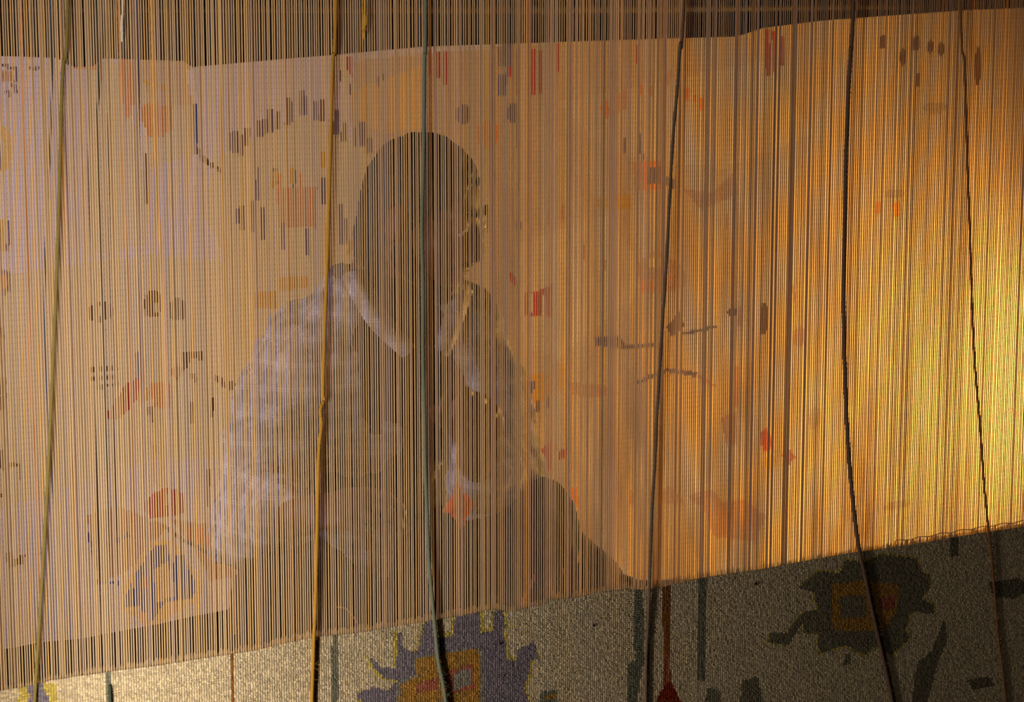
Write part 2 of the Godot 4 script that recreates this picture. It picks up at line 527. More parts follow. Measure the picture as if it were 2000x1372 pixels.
	motif(green, [Vector2(0.3092, 0.4047), Vector2(0.3306, 0.4016), Vector2(0.3359, 0.3440), Vector2(0.3059, 0.3486)])
	motif(green, [Vector2(0.3693, 0.4074), Vector2(0.3953, 0.4098), Vector2(0.4144, 0.3321), Vector2(0.3619, 0.3401)])
	motif(line, [Vector2(0.4594, 0.5345), Vector2(0.4934, 0.5558), Vector2(0.5323, 0.5488), Vector2(0.5433, 0.5675), Vector2(0.5794, 0.5603), Vector2(0.6074, 0.5676), Vector2(0.6740, 0.5545), Vector2(0.6846, 0.5309), Vector2(0.6990, 0.5259), Vector2(0.7010, 0.5032), Vector2(0.6866, 0.4890), Vector2(0.7116, 0.4761), Vector2(0.7103, 0.4617), Vector2(0.6685, 0.4702), Vector2(0.6579, 0.4439), Vector2(0.6676, 0.4298), Vector2(0.6337, 0.4066), Vector2(0.6049, 0.4244), Vector2(0.5839, 0.4128), Vector2(0.5449, 0.4322), Vector2(0.4987, 0.4267), Vector2(0.4954, 0.4570), Vector2(0.4682, 0.4642), Vector2(0.4677, 0.4784), Vector2(0.4440, 0.4473), Vector2(0.4085, 0.4570), Vector2(0.4115, 0.4721), Vector2(0.4398, 0.4666), Vector2(0.4655, 0.4929), Vector2(0.4920, 0.4975), Vector2(0.4881, 0.5219)])
	motif(green, [Vector2(0.4627, 0.5330), Vector2(0.4959, 0.5533), Vector2(0.5338, 0.5458), Vector2(0.5441, 0.5644), Vector2(0.5787, 0.5573), Vector2(0.6060, 0.5649), Vector2(0.6712, 0.5528), Vector2(0.6814, 0.5298), Vector2(0.6957, 0.5249), Vector2(0.6974, 0.5028), Vector2(0.6829, 0.4889), Vector2(0.7079, 0.4763), Vector2(0.7065, 0.4623), Vector2(0.6647, 0.4708), Vector2(0.6544, 0.4455), Vector2(0.6642, 0.4316), Vector2(0.6313, 0.4094), Vector2(0.6029, 0.4273), Vector2(0.5830, 0.4160), Vector2(0.5459, 0.4350), Vector2(0.5010, 0.4288), Vector2(0.4984, 0.4583), Vector2(0.4715, 0.4649), Vector2(0.4711, 0.4787), Vector2(0.4471, 0.4483), Vector2(0.4117, 0.4577), Vector2(0.4149, 0.4724), Vector2(0.4431, 0.4671), Vector2(0.4690, 0.4927), Vector2(0.4956, 0.4970), Vector2(0.4915, 0.5204)])
	motif(ochre, [Vector2(0.5198, 0.5322), Vector2(0.5778, 0.5282), Vector2(0.6370, 0.5179), Vector2(0.6413, 0.5019), Vector2(0.6367, 0.4713), Vector2(0.6152, 0.4491), Vector2(0.5235, 0.4611)])
	motif(green, [Vector2(0.5348, 0.5089), Vector2(0.5802, 0.5079), Vector2(0.5831, 0.4735), Vector2(0.5375, 0.4778)])
	motif(red, [Vector2(0.6043, 0.5018), Vector2(0.6339, 0.5012), Vector2(0.6346, 0.4793), Vector2(0.6048, 0.4847)])
	motif(green, [Vector2(0.8068, 0.4973), Vector2(0.8656, 0.4982), Vector2(0.8963, 0.4784), Vector2(0.8571, 0.4672), Vector2(0.8175, 0.4761)])
	motif(green, [Vector2(0.7741, 0.3497), Vector2(0.8130, 0.3507), Vector2(0.8275, 0.3340), Vector2(0.7845, 0.3322)])
	motif(green, [Vector2(0.5463, 0.4226), Vector2(0.5554, 0.4213), Vector2(0.5578, 0.4039), Vector2(0.5449, 0.4057)])

func wool(x: float, y: float) -> Color:
	var c := Color(0.72, 0.65, 0.53).srgb_to_linear()
	var p := Vector2(x, y)
	for i in range(motifs.size() - 1, -1, -1):
		var q = motifs[i]
		if x >= q[0].x and x <= q[1].x and y >= q[0].y and y <= q[1].y and Geometry2D.is_point_in_polygon(p, q[2]):
			return q[3]
	return c

func carpet() -> void:
	draw_carpet()
	var t := thing("carpet", "half woven floral carpet on the loom with its bare warp stretched above", "carpet")
	# the knots, row upon row: each a raised nub of wool with its own tone
	var b := Build.new()
	var cols := int((X1 - X0) / PITCH)
	var wave := FastNoiseLite.new()
	wave.seed = 5
	wave.frequency = 9.0
	for i in cols:
		var x := X0 + (i + 0.5) * PITCH
		var top := fell(x)
		var many := int((top - 0.22) / ROW)
		for j in many:
			var y := top - (j + 0.5) * ROW
			var sag := wave.get_noise_2d(x, y * 3.0) * 0.0016
			var w := PITCH * 0.5
			var hh := ROW * 0.52
			var c := wool(x, y)
			var k := rng.randf_range(0.70, 1.20)
			c = Color(c.r * k, c.g * k, c.b * k * rng.randf_range(0.93, 1.05))
			var at := b.v.size()
			var zz := rng.randf_range(0.0003, 0.0024)
			var dx := rng.randf_range(-0.0007, 0.0007)
			var dy := rng.randf_range(-0.0006, 0.0006) + sag
			b.v.append(Vector3(x - w, y - hh + sag, -0.0005))
			b.v.append(Vector3(x + w, y - hh + sag, -0.0005))
			b.v.append(Vector3(x + w, y + hh + sag, -0.0005))
			b.v.append(Vector3(x - w, y + hh + sag, -0.0005))
			b.v.append(Vector3(x - w * 0.35 + dx, y + dy, zz))
			b.v.append(Vector3(x + w * 0.35 + dx, y + dy, zz))
			b.n.append(Vector3(-0.6, -0.6, 0.55))
			b.n.append(Vector3(0.6, -0.6, 0.55))
			b.n.append(Vector3(0.6, 0.6, 0.55))
			b.n.append(Vector3(-0.6, 0.6, 0.55))
			b.n.append(Vector3(-0.2, 0, 0.98))
			b.n.append(Vector3(0.2, 0, 0.98))
			for q in 6:
				b.c.append(c)
			b.ix.append_array([at, at + 5, at + 1, at, at + 4, at + 5, at + 1, at + 5, at + 2, at + 2, at + 5, at + 4, at + 2, at + 4, at + 3, at + 3, at + 4, at])
	part("woven_face", b.mesh(), tinted(0.85), t)
	# the pile on the weaver's side
	var back := Build.new()
	var n := 220
	for i in n + 1:
		var x := lerpf(X0, X1, i / float(n))
		var y := fell(x) - 0.002
		for q in [[0.16, -0.0006], [y, -0.0006], [y, -0.009], [0.16, -0.009]]:
			back.v.append(Vector3(x, q[0], q[1]))
		for q in [Vector3(0, 0, 1), Vector3(0, 1, 0.3), Vector3(0, 1, -0.5), Vector3(0, 0, -1)]:
			back.n.append(q.normalized())
		if i > 0:
			var a := (i - 1) * 4
			for k in 4:
				var m := (k + 1) % 4
				back.ix.append_array([a + k, a + m, a + 4 + k, a + m, a + 4 + m, a + 4 + k])
	part("pile", back.mesh(), grain(mat(Color(1, 1, 1), 0.95), 0.05, Vector3(20, 20, 20), Color(0.5, 0.4, 0.28), Color(0.68, 0.58, 0.42), 3.0), t)
	# the warp: tubes of a few cotton tones
	var tones := [Color(0.75, 0.69, 0.57), Color(0.73, 0.67, 0.57), Color(0.78, 0.71, 0.57), Color(0.70, 0.65, 0.57), Color(0.77, 0.68, 0.50), Color(0.71, 0.66, 0.60), Color(0.82, 0.69, 0.44), Color(0.68, 0.63, 0.63)]
	var through := Color(0.94, 0.82, 0.56)
	var cotton := []
	for c in tones:
		cotton.append(mat(c, 0.75, 0.0, through))
	var shapes := []
	for k in 8:
		var s := Build.new()
		s.tube(run_of_thread(0.0, 0.0, 0.0), 0.00085 * rng.randf_range(0.92, 1.1), 7, Color.WHITE, 0, 0, 0.015, rng, false)
		shapes.append(s.mesh())
	var rest := Build.new()
	var x := X0 + PITCH * 0.5
	var made := 0
	while x < X1:
		var at := x + rng.randf_range(-0.0005, 0.0005)
		if x > -0.715 and made < 300:
			var o := part("warp_thread", shapes[rng.randi() % 8], cotton[pick()], t)
			o.position = Vector3(at, fell(x) - 0.01, rng.randf_range(-0.0008, 0.0004) - 0.0012)
			made += 1
		else:
			rest.tube(run_of_thread(at, fell(x) - 0.01, -0.0014), 0.00085 * rng.randf_range(0.9, 1.1), 6, tone(tones), 0, 0, 0.015, rng, false)
		# the rear warp of the pair, which leaves the fell behind the front one and opens into the shed
		var p := run_of_thread(at + rng.randf_range(-0.0004, 0.0004), fell(x) - 0.01, -0.0034)
		for i in p.size():
			p[i].z -= 0.006
		if rng.randf() < 0.32:
			rest.tube(p, 0.00075 * rng.randf_range(0.85, 1.1), 6, tone(tones), 0, 0, 0.015, rng, false)
		x += PITCH
	var warp_mat := tinted(0.75, through)
	part("warp_threads", rest.mesh(), warp_mat, t, "stuff")
	# the last loops of weft that stand on the fell
	var loops := Build.new()
	x = X0 + PITCH * 0.5
	while x < X1:
		var y := fell(x)
		var hgt := rng.randf_range(0.004, 0.009)
		var c: Color = Color(0.78, 0.71, 0.57).srgb_to_linear()
		# a small arched tongue of loose wool
		var xx: float = x + PITCH * 0.5 + rng.randf_range(-0.0004, 0.0004)
		var at := loops.v.size()
		for j in 4:
			for i in 5:
				var u := (i - 2) / 2.0
				var w := 0.0015 * (1.0 - 0.10 * j * j * 0.6)
				loops.v.append(Vector3(xx + u * w, y - 0.002 + (hgt + 0.002) * j / 3.0 - 0.0008 * u * u * j, -0.0085 - 0.0011 * u * u + 0.0003 * j))
				loops.n.append(Vector3(u * 0.8, 0.1, 1.0).normalized())
				loops.c.append(c)
		for j in 3:
			for i in 4:
				var q := at + j * 5 + i
				loops.ix.append_array([q, q + 5, q + 1, q + 1, q + 5, q + 6])
		x += PITCH
	part("weft_loops", loops.mesh(), tinted(0.8, through), t, "stuff")
	var weft := Build.new()
	var wp := PackedVector3Array()
	for i in 60:
		var xx := lerpf(0.63, 1.1, i / 59.0)
		wp.append(Vector3(xx, fell(xx) + 0.0085 + 0.0012 * sin(i * 1.3), -0.0028))
	weft.tube(wp, 0.0007, 6)
	var red_weft := part("weft_thread", weft.mesh(), mat(Color(0.40, 0.14, 0.07)), t)
	red_weft.set_meta("label", "dark red weft thread")

# mostly the plain cottons, now and then a golden or a lilac one
func pick() -> int:
	return rng.randi() % 6 if rng.randf() < 0.93 else 6 + rng.randi() % 2

func tone(tones: Array) -> Color:
	var c: Color = (tones[pick()] as Color).srgb_to_linear()
	return c * rng.randf_range(0.9, 1.08)

func run_of_thread(x: float, y: float, z: float) -> PackedVector3Array:
	var p := PackedVector3Array()
	var lean := rng.randf_range(-0.0004, 0.0004)
	for i in 11:
		var f := i / 10.0
		p.append(Vector3(x + lean * f + (rng.randf_range(-0.00005, 0.00005) if i > 0 else 0.0), lerpf(y, BEAM_TOP, f), z) if y > 0.0 else Vector3(lean * f + rng.randf_range(-0.00005, 0.00005), 1.44 * f, 0))
	return p

# ------------------------------------------------------------------ the patterned cloth on the back wall
var print_image: Image
const CLOTH := Rect2(-0.62, 0.05, 2.64, 1.32)     # metres on the wall
const CLOTH_PX := 400.0

func dye(c: Color, pts: Array) -> void:
	var p := PackedVector2Array()
	var lo := Vector2(9, 9)
	var hi := Vector2(-9, -9)
	for q in pts:
		p.append(q)
		lo = lo.min(q)
		hi = hi.max(q)
	var step := 0.004    # the design is drawn on squared paper: edges run in steps
	var x: float = floorf(lo.x / step) * step
	while x < hi.x:
		var y: float = floorf(lo.y / step) * step
		while y < hi.y:
			if Geometry2D.is_point_in_polygon(Vector2(x + step / 2.0, y + step / 2.0), p):
				print_image.fill_rect(Rect2i(int(roundf((x - CLOTH.position.x) * CLOTH_PX)), int(roundf((CLOTH.end.y - y - step) * CLOTH_PX)), 2, 2), c)
			y += step
		x += step

func oval(c: Color, at: Vector2, r: Vector2) -> void:
	var p := []
	for i in 24:
		p.append(at + Vector2(cos(TAU * i / 24.0) * r.x, sin(TAU * i / 24.0) * r.y))
	dye(c, p)

func bar(c: Color, a: Vector2, b: Vector2, w := 0.006) -> void:
	var s := (b - a).normalized().orthogonal() * w * 0.5
	dye(c, [a + s, b + s, b - s, a - s])

func draw_cloth() -> void:
	print_image = Image.create(int(CLOTH.size.x * CLOTH_PX), int(CLOTH.size.y * CLOTH_PX), false, Image.FORMAT_RGB8)
	print_image.fill(Color(0.74, 0.68, 0.70))
	var cream := Color(0.74, 0.67, 0.55)
	var tan := Color(0.70, 0.58, 0.46)
	var dusk := Color(0.36, 0.29, 0.36)
	var brown := Color(0.34, 0.22, 0.15)
	var orange := Color(0.76, 0.45, 0.22)
	var red := Color(0.60, 0.18, 0.12)
	var pink := Color(0.64, 0.46, 0.36)
	var ochre := Color(0.72, 0.52, 0.14)
	var blue := Color(0.22, 0.25, 0.50)
	var lilac := Color(0.80, 0.76, 0.80)
	var gold := Color(0.80, 0.62, 0.34)
	dye(cream, [Vector2(-0.2023, 1.2626), Vector2(-0.0174, 1.2513), Vector2(-0.0162, 1.0979), Vector2(-0.0971, 1.0734), Vector2(-0.1101, 0.9381), Vector2(-0.2125, 0.9252)])
	dye(cream, [Vector2(-0.3756, 0.8984), Vector2(-0.1011, 0.9194), Vector2(0.0908, 0.8908), Vector2(0.2306, 0.8832), Vector2(0.2888, 0.6100), Vector2(0.0641, 0.5335), Vector2(-0.1108, 0.5501), Vector2(-0.3906, 0.4856)])
	dye(cream, [Vector2(0.0266, 1.0874), Vector2(0.1945, 1.1599), Vector2(0.2343, 1.1460), Vector2(0.3354, 1.0869), Vector2(0.3967, 0.9704), Vector2(0.2915, 0.8416), Vector2(0.0704, 0.8545), Vector2(-0.0044, 0.9879)])
	dye(tan, [Vector2(0.2963, 1.2563), Vector2(0.6114, 1.2812), Vector2(0.6774, 1.1154), Vector2(0.5895, 0.9031), Vector2(0.5455, 0.7873), Vector2(0.3148, 1.0876), Vector2(0.2850, 1.1541)])
	dye(gold, [Vector2(0.2855, 1.2007), Vector2(0.4302, 1.2452), Vector2(0.4399, 1.1313), Vector2(0.3564, 1.1241), Vector2(0.3052, 1.1442)])
	dye(tan, [Vector2(0.5952, 1.3100), Vector2(0.9485, 1.3077), Vector2(2.0465, 1.3777), Vector2(2.1279, -0.1421), Vector2(0.4993, 0.0844), Vector2(0.5347, 0.7880)])  # right half of the cloth, its warm-lit tone put into the colour
	dye(tan.lightened(0.12), [Vector2(0.6225, 0.9014), Vector2(0.8365, 0.9512), Vector2(0.9312, 0.8042), Vector2(0.7238, 0.6751), Vector2(0.6448, 0.7010)])
	dye(tan.lightened(0.10), [Vector2(0.7217, 1.1730), Vector2(1.1884, 1.2451), Vector2(1.3163, 1.0981), Vector2(1.0952, 1.0325), Vector2(0.8355, 1.0713)])
	oval(gold, Vector2(-0.361, 1.117), Vector2(0.018, 0.040))
	oval(cream, Vector2(-0.364, 1.117), Vector2(0.008, 0.023))
	bar(dusk, Vector2(-0.3647, 1.1523), Vector2(-0.3674, 1.0783), 0.0040)
	dye(ochre, [Vector2(-0.3792, 0.9956), Vector2(-0.3580, 0.9946), Vector2(-0.3583, 0.9381), Vector2(-0.3812, 0.9393)])
	bar(dusk, Vector2(-0.3545, 0.9927), Vector2(-0.3564, 0.9416), 0.0040)
	oval(dusk, Vector2(-0.369, 0.887), Vector2(0.015, 0.023))
	oval(orange, Vector2(-0.369, 0.887), Vector2(0.008, 0.013))
	bar(brown, Vector2(-0.3753, 0.8094), Vector2(-0.3708, 0.7868), 0.0050)
	dye(brown, [Vector2(-0.3838, 0.7223), Vector2(-0.3695, 0.7212), Vector2(-0.3706, 0.6925), Vector2(-0.3795, 0.6932)])
	dye(brown, [Vector2(-0.3850, 0.6883), Vector2(-0.3689, 0.6906), Vector2(-0.3734, 0.6639), Vector2(-0.3858, 0.6649)])
	dye(brown, [Vector2(-0.3912, 0.5913), Vector2(-0.3778, 0.5900), Vector2(-0.3772, 0.5572), Vector2(-0.3896, 0.5603)])
	dye(brown, [Vector2(-0.3661, 0.5671), Vector2(-0.3481, 0.5654), Vector2(-0.3473, 0.5360), Vector2(-0.3526, 0.5384), Vector2(-0.3537, 0.5604), Vector2(-0.3663, 0.5616)])
	dye(brown, [Vector2(-0.3799, 0.4064), Vector2(-0.3716, 0.4101), Vector2(-0.3667, 0.3957), Vector2(-0.3447, 0.4014), Vector2(-0.3489, 0.3852), Vector2(-0.3764, 0.3774)])
	dye(brown, [Vector2(-0.3930, 0.5178), Vector2(-0.3822, 0.5167), Vector2(-0.3844, 0.5078), Vector2(-0.3933, 0.5087)])
	bar(dusk, Vector2(-0.3556, 1.2576), Vector2(-0.3294, 1.2538), 0.0040)
	bar(dusk, Vector2(-0.3294, 1.2538), Vector2(-0.3282, 1.2382), 0.0040)
	bar(dusk, Vector2(-0.3282, 1.2382), Vector2(-0.3375, 1.2254), 0.0040)
	bar(dusk, Vector2(-0.3099, 1.2570), Vector2(-0.3014, 1.2482), 0.0040)
	bar(dusk, Vector2(-0.3014, 1.2482), Vector2(-0.2941, 1.2551), 0.0040)
	bar(dusk, Vector2(-0.3375, 1.2254), Vector2(-0.3309, 1.2123), 0.0040)
	bar(dusk, Vector2(-0.3501, 1.2161), Vector2(-0.3399, 1.2055), 0.0040)
	oval(pink, Vector2(-0.346, 1.240), Vector2(0.011, 0.009))
	dye(orange, [Vector2(-0.2415, 1.2805), Vector2(-0.1837, 1.2799), Vector2(-0.1918, 1.2493), Vector2(-0.2298, 1.2525)])
	dye(orange, [Vector2(-0.1474, 1.2690), Vector2(-0.1272, 1.2687), Vector2(-0.1196, 1.2083), Vector2(-0.1169, 1.1708), Vector2(-0.1393, 1.1642), Vector2(-0.1452, 1.2177)])
	dye(orange, [Vector2(-0.1130, 1.1779), Vector2(-0.0941, 1.1900), Vector2(-0.0568, 1.1838), Vector2(-0.0540, 1.1442), Vector2(-0.0770, 1.1268), Vector2(-0.1031, 1.1311), Vector2(-0.1173, 1.1548)])
	dye(tan, [Vector2(-0.1060, 1.2649), Vector2(-0.0247, 1.2622), Vector2(-0.0076, 1.1828), Vector2(-0.0568, 1.1838), Vector2(-0.0941, 1.1900), Vector2(-0.1024, 1.2258)])
	dye(lilac, [Vector2(-0.1277, 1.1836), Vector2(-0.1146, 1.1868), Vector2(-0.1099, 1.1546), Vector2(-0.1029, 1.1365), Vector2(-0.1065, 1.0737), Vector2(-0.1121, 1.0739), Vector2(-0.1141, 1.1350), Vector2(-0.1265, 1.1586)])
	bar(brown, Vector2(-0.1039, 1.1006), Vector2(-0.1081, 1.0106), 0.0040)
	dye(lilac, [Vector2(-0.0270, 1.2461), Vector2(-0.0138, 1.2423), Vector2(-0.0076, 1.1837), Vector2(-0.0134, 1.1775)])
	bar(lilac, Vector2(-0.0132, 1.1069), Vector2(-0.0250, 1.0071), 0.0060)
	bar(lilac, Vector2(-0.0250, 1.0071), Vector2(-0.0297, 0.9708), 0.0050)
	bar(ochre, Vector2(-0.1024, 1.2258), Vector2(-0.0654, 1.2144), 0.0050)
	bar(blue, Vector2(-0.0114, 1.1837), Vector2(-0.0134, 1.0978), 0.0060)
	bar(dusk, Vector2(-0.0132, 1.1069), Vector2(0.0072, 1.0789), 0.0080)
	bar(brown, Vector2(0.0073, 1.0808), Vector2(0.0358, 1.0643), 0.0060)
	bar(dusk, Vector2(0.0517, 1.1305), Vector2(0.0510, 1.0994), 0.0090)
	bar(dusk, Vector2(0.0624, 1.1366), Vector2(0.0616, 1.0955), 0.0090)
	bar(dusk, Vector2(0.0739, 1.1299), Vector2(0.0732, 1.0933), 0.0090)
	bar(dusk, Vector2(0.0858, 1.1405), Vector2(0.0852, 1.1094), 0.0090)
	bar(dusk, Vector2(0.1104, 1.1518), Vector2(0.1099, 1.1234), 0.0090)
	bar(dusk, Vector2(0.1193, 1.1562), Vector2(0.1188, 1.1287), 0.0090)
	bar(dusk, Vector2(0.1304, 1.1734), Vector2(0.1296, 1.1302), 0.0090)
	bar(dusk, Vector2(0.1450, 1.1666), Vector2(0.1445, 1.1372), 0.0090)
	bar(dusk, Vector2(0.1632, 1.1901), Vector2(0.1624, 1.1432), 0.0090)
	bar(dusk, Vector2(0.1730, 1.1844), Vector2(0.1724, 1.1475), 0.0090)
	bar(dusk, Vector2(0.1912, 1.2043), Vector2(0.1905, 1.1600), 0.0090)
	bar(dusk, Vector2(0.2000, 1.1968), Vector2(0.1994, 1.1608), 0.0090)
	bar(dusk, Vector2(0.2208, 1.1853), Vector2(0.2203, 1.1538), 0.0090)
	bar(dusk, Vector2(0.2309, 1.1878), Vector2(0.2303, 1.1461), 0.0090)
	bar(dusk, Vector2(0.2488, 1.1754), Vector2(0.2482, 1.1289), 0.0090)
	bar(dusk, Vector2(0.2588, 1.1687), Vector2(0.2582, 1.1249), 0.0090)
	bar(dusk, Vector2(0.2747, 1.1450), Vector2(0.2743, 1.1123), 0.0090)
	bar(dusk, Vector2(0.2949, 1.1351), Vector2(0.2945, 1.1014), 0.0090)
	bar(dusk, Vector2(0.3103, 1.1422), Vector2(0.3098, 1.1009), 0.0090)
	bar(dusk, Vector2(0.3254, 1.1155), Vector2(0.3251, 1.0872), 0.0090)
	dye(pink, [Vector2(0.1386, 1.0264), Vector2(0.2226, 1.0287), Vector2(0.2154, 0.9539), Vector2(0.1474, 0.9570)])
	bar(orange, Vector2(0.1481, 1.0557), Vector2(0.1464, 0.9571), 0.0070)
	bar(orange, Vector2(0.1674, 1.0271), Vector2(0.1663, 0.9562), 0.0070)
	bar(orange, Vector2(0.1878, 1.0543), Vector2(0.1863, 0.9552), 0.0070)
	bar(orange, Vector2(0.2094, 1.0236), Vector2(0.2084, 0.9561), 0.0070)
	bar(dusk, Vector2(0.0634, 0.9942), Vector2(0.0629, 0.9665), 0.0070)
	bar(dusk, Vector2(0.0733, 0.9984), Vector2(0.0724, 0.9568), 0.0070)
	bar(dusk, Vector2(0.0930, 1.0069), Vector2(0.0919, 0.9512), 0.0070)
	bar(dusk, Vector2(0.1059, 1.0664), Vector2(0.1048, 1.0064), 0.0070)
	bar(dusk, Vector2(0.1124, 0.9968), Vector2(0.1113, 0.9363), 0.0070)
	bar(dusk, Vector2(0.1413, 1.0652), Vector2(0.1408, 1.0374), 0.0070)
	bar(dusk, Vector2(0.1514, 0.9625), Vector2(0.1506, 0.9157), 0.0070)
	bar(dusk, Vector2(0.1749, 1.0594), Vector2(0.1744, 1.0287), 0.0070)
	bar(dusk, Vector2(0.2013, 0.9508), Vector2(0.2006, 0.9037), 0.0070)
	bar(dusk, Vector2(0.2329, 1.0433), Vector2(0.2322, 0.9964), 0.0070)
	bar(dusk, Vector2(0.2647, 0.9951), Vector2(0.2637, 0.9194), 0.0070)
	bar(dusk, Vector2(0.2765, 0.9662), Vector2(0.2760, 0.9188), 0.0070)
	bar(ochre, Vector2(0.1383, 1.0607), Vector2(0.1378, 1.0329), 0.0080)
	bar(ochre, Vector2(0.1730, 1.0623), Vector2(0.1725, 1.0344), 0.0080)
	bar(ochre, Vector2(0.2335, 1.0901), Vector2(0.2331, 1.0621), 0.0080)
	bar(ochre, Vector2(0.2822, 0.9280), Vector2(0.2819, 0.8994), 0.0080)
	dye(ochre, [Vector2(0.0958, 0.8418), Vector2(0.1354, 0.8394), Vector2(0.1349, 0.8093), Vector2(0.0952, 0.8118)])
	dye(ochre, [Vector2(0.1458, 0.8643), Vector2(0.2020, 0.8658), Vector2(0.2017, 0.8469), Vector2(0.1454, 0.8388)])
	oval(brown, Vector2(-0.195, 0.823), Vector2(0.022, 0.018))
	oval(cream, Vector2(-0.192, 0.823), Vector2(0.006, 0.009))
	oval(brown, Vector2(-0.098, 0.831), Vector2(0.017, 0.024))
	oval(cream, Vector2(-0.092, 0.824), Vector2(0.006, 0.009))
	oval(brown, Vector2(-0.054, 0.819), Vector2(0.016, 0.020))
	oval(dusk, Vector2(0.516, 1.154), Vector2(0.017, 0.019))
	oval(dusk, Vector2(0.622, 1.154), Vector2(0.016, 0.018))
	oval(orange, Vector2(0.568, 1.116), Vector2(0.022, 0.026))
	bar(dusk, Vector2(0.6289, 1.1361), Vector2(0.6312, 1.0874), 0.0040)
	bar(red, Vector2(0.2863, 1.2639), Vector2(0.2859, 1.2286), 0.0090)
	bar(red, Vector2(0.4492, 1.2770), Vector2(0.4489, 1.2280), 0.0090)
	bar(red, Vector2(0.4639, 1.2731), Vector2(0.4636, 1.2258), 0.0090)
	bar(red, Vector2(0.4808, 1.2729), Vector2(0.4805, 1.2113), 0.0090)
	bar(red, Vector2(0.6136, 1.2763), Vector2(0.6136, 1.2235), 0.0090)
	bar(red, Vector2(0.6332, 1.2761), Vector2(0.6333, 1.1894), 0.0090)
	bar(red, Vector2(0.6639, 1.2758), Vector2(0.6640, 1.1888), 0.0090)
	bar(red, Vector2(0.6793, 1.2709), Vector2(0.6795, 1.1914), 0.0090)
	bar(red, Vector2(0.7213, 1.2821), Vector2(0.7215, 1.2315), 0.0090)
	bar(red, Vector2(0.8967, 1.2804), Vector2(0.8971, 1.2428), 0.0090)
	bar(red, Vector2(1.1969, 1.3061), Vector2(1.1989, 1.2143), 0.0090)
	bar(red, Vector2(1.2141, 1.3060), Vector2(1.2159, 1.2243), 0.0090)
	bar(red, Vector2(1.2316, 1.2957), Vector2(1.2330, 1.2343), 0.0090)
	dye(dusk, [Vector2(0.5876, 1.2814), Vector2(0.6201, 1.2830), Vector2(0.6180, 1.2427), Vector2(0.5897, 1.2431)])
	dye(blue, [Vector2(0.5897, 1.2287), Vector2(0.6071, 1.2303), Vector2(0.6049, 1.1889), Vector2(0.5897, 1.1892)])
	dye(cream, [Vector2(0.2560, 1.2642), Vector2(0.2701, 1.2659), Vector2(0.2998, 1.2023), Vector2(0.2875, 1.1988)])
	bar(brown, Vector2(0.2678, 1.2382), Vector2(0.2675, 1.2196), 0.0050)
	bar(brown, Vector2(0.2857, 1.2147), Vector2(0.2855, 1.1961), 0.0050)
	bar(brown, Vector2(0.3420, 1.2296), Vector2(0.3418, 1.2137), 0.0050)
	bar(brown, Vector2(0.3543, 1.2322), Vector2(0.3542, 1.2182), 0.0050)
	bar(dusk, Vector2(0.5351, 0.9332), Vector2(0.5350, 0.9078), 0.0060)
	bar(dusk, Vector2(0.5459, 0.9385), Vector2(0.5458, 0.9092), 0.0060)
	bar(dusk, Vector2(0.5568, 0.9361), Vector2(0.5567, 0.9145), 0.0060)
	bar(dusk, Vector2(0.5699, 0.9628), Vector2(0.5698, 0.9286), 0.0060)
	bar(dusk, Vector2(0.6279, 0.9455), Vector2(0.6280, 0.9308), 0.0060)
	bar(dusk, Vector2(0.6357, 0.9422), Vector2(0.6357, 0.9324), 0.0060)
	dye(brown, [Vector2(-0.2187, 0.7224), Vector2(-0.1675, 0.7240), Vector2(-0.1649, 0.7164), Vector2(-0.2152, 0.7148)])
	dye(brown, [Vector2(-0.2192, 0.7059), Vector2(-0.1679, 0.7075), Vector2(-0.1653, 0.6999), Vector2(-0.2157, 0.6983)])
	dye(brown, [Vector2(-0.2085, 0.6923), Vector2(-0.1655, 0.6944), Vector2(-0.1657, 0.6870), Vector2(-0.2087, 0.6849)])
	dye(red, [Vector2(-0.1933, 0.6395), Vector2(-0.1819, 0.6440), Vector2(-0.1544, 0.6880), Vector2(-0.1296, 0.7008), Vector2(-0.1229, 0.7373), Vector2(-0.1154, 0.7367), Vector2(-0.1169, 0.6813), Vector2(-0.1443, 0.6464), Vector2(-0.1768, 0.6251)])
	bar(blue, Vector2(-0.1274, 0.7468), Vector2(-0.1288, 0.6961), 0.0050)
	oval(ochre, Vector2(-0.120, 0.669), Vector2(0.011, 0.015))
	dye(orange, [Vector2(-0.1072, 0.6879), Vector2(-0.0710, 0.6851), Vector2(-0.0721, 0.6403), Vector2(-0.0989, 0.6426)])
	bar(brown, Vector2(-0.0593, 0.6953), Vector2(-0.0376, 0.7170), 0.0060)
	oval(pink, Vector2(-0.057, 0.706), Vector2(0.012, 0.009))
	dye(brown, [Vector2(-0.0486, 0.7411), Vector2(-0.0061, 0.7418), Vector2(-0.0084, 0.7251), Vector2(-0.0297, 0.7267), Vector2(-0.0437, 0.7035)])
	bar(brown, Vector2(-0.0303, 0.6978), Vector2(-0.0210, 0.6849), 0.0080)
	bar(brown, Vector2(0.0122, 0.6917), Vector2(0.0373, 0.6727), 0.0100)
	bar(brown, Vector2(0.0373, 0.6727), Vector2(0.0864, 0.6631), 0.0140)
	bar(brown, Vector2(-0.1084, 0.6434), Vector2(-0.1043, 0.6151), 0.0060)
	bar(tan, Vector2(-0.1198, 0.5697), Vector2(-0.1218, 0.4948), 0.0060)
	bar(tan, Vector2(-0.1005, 0.5773), Vector2(-0.1025, 0.5023), 0.0060)
	bar(tan, Vector2(-0.0821, 0.5474), Vector2(-0.0836, 0.4910), 0.0060)
	bar(brown, Vector2(0.0075, 0.6525), Vector2(0.0067, 0.6148), 0.0060)
	bar(brown, Vector2(-0.0315, 0.6463), Vector2(-0.0324, 0.6088), 0.0060)
	bar(brown, Vector2(0.0305, 0.5843), Vector2(0.0301, 0.5653), 0.0060)
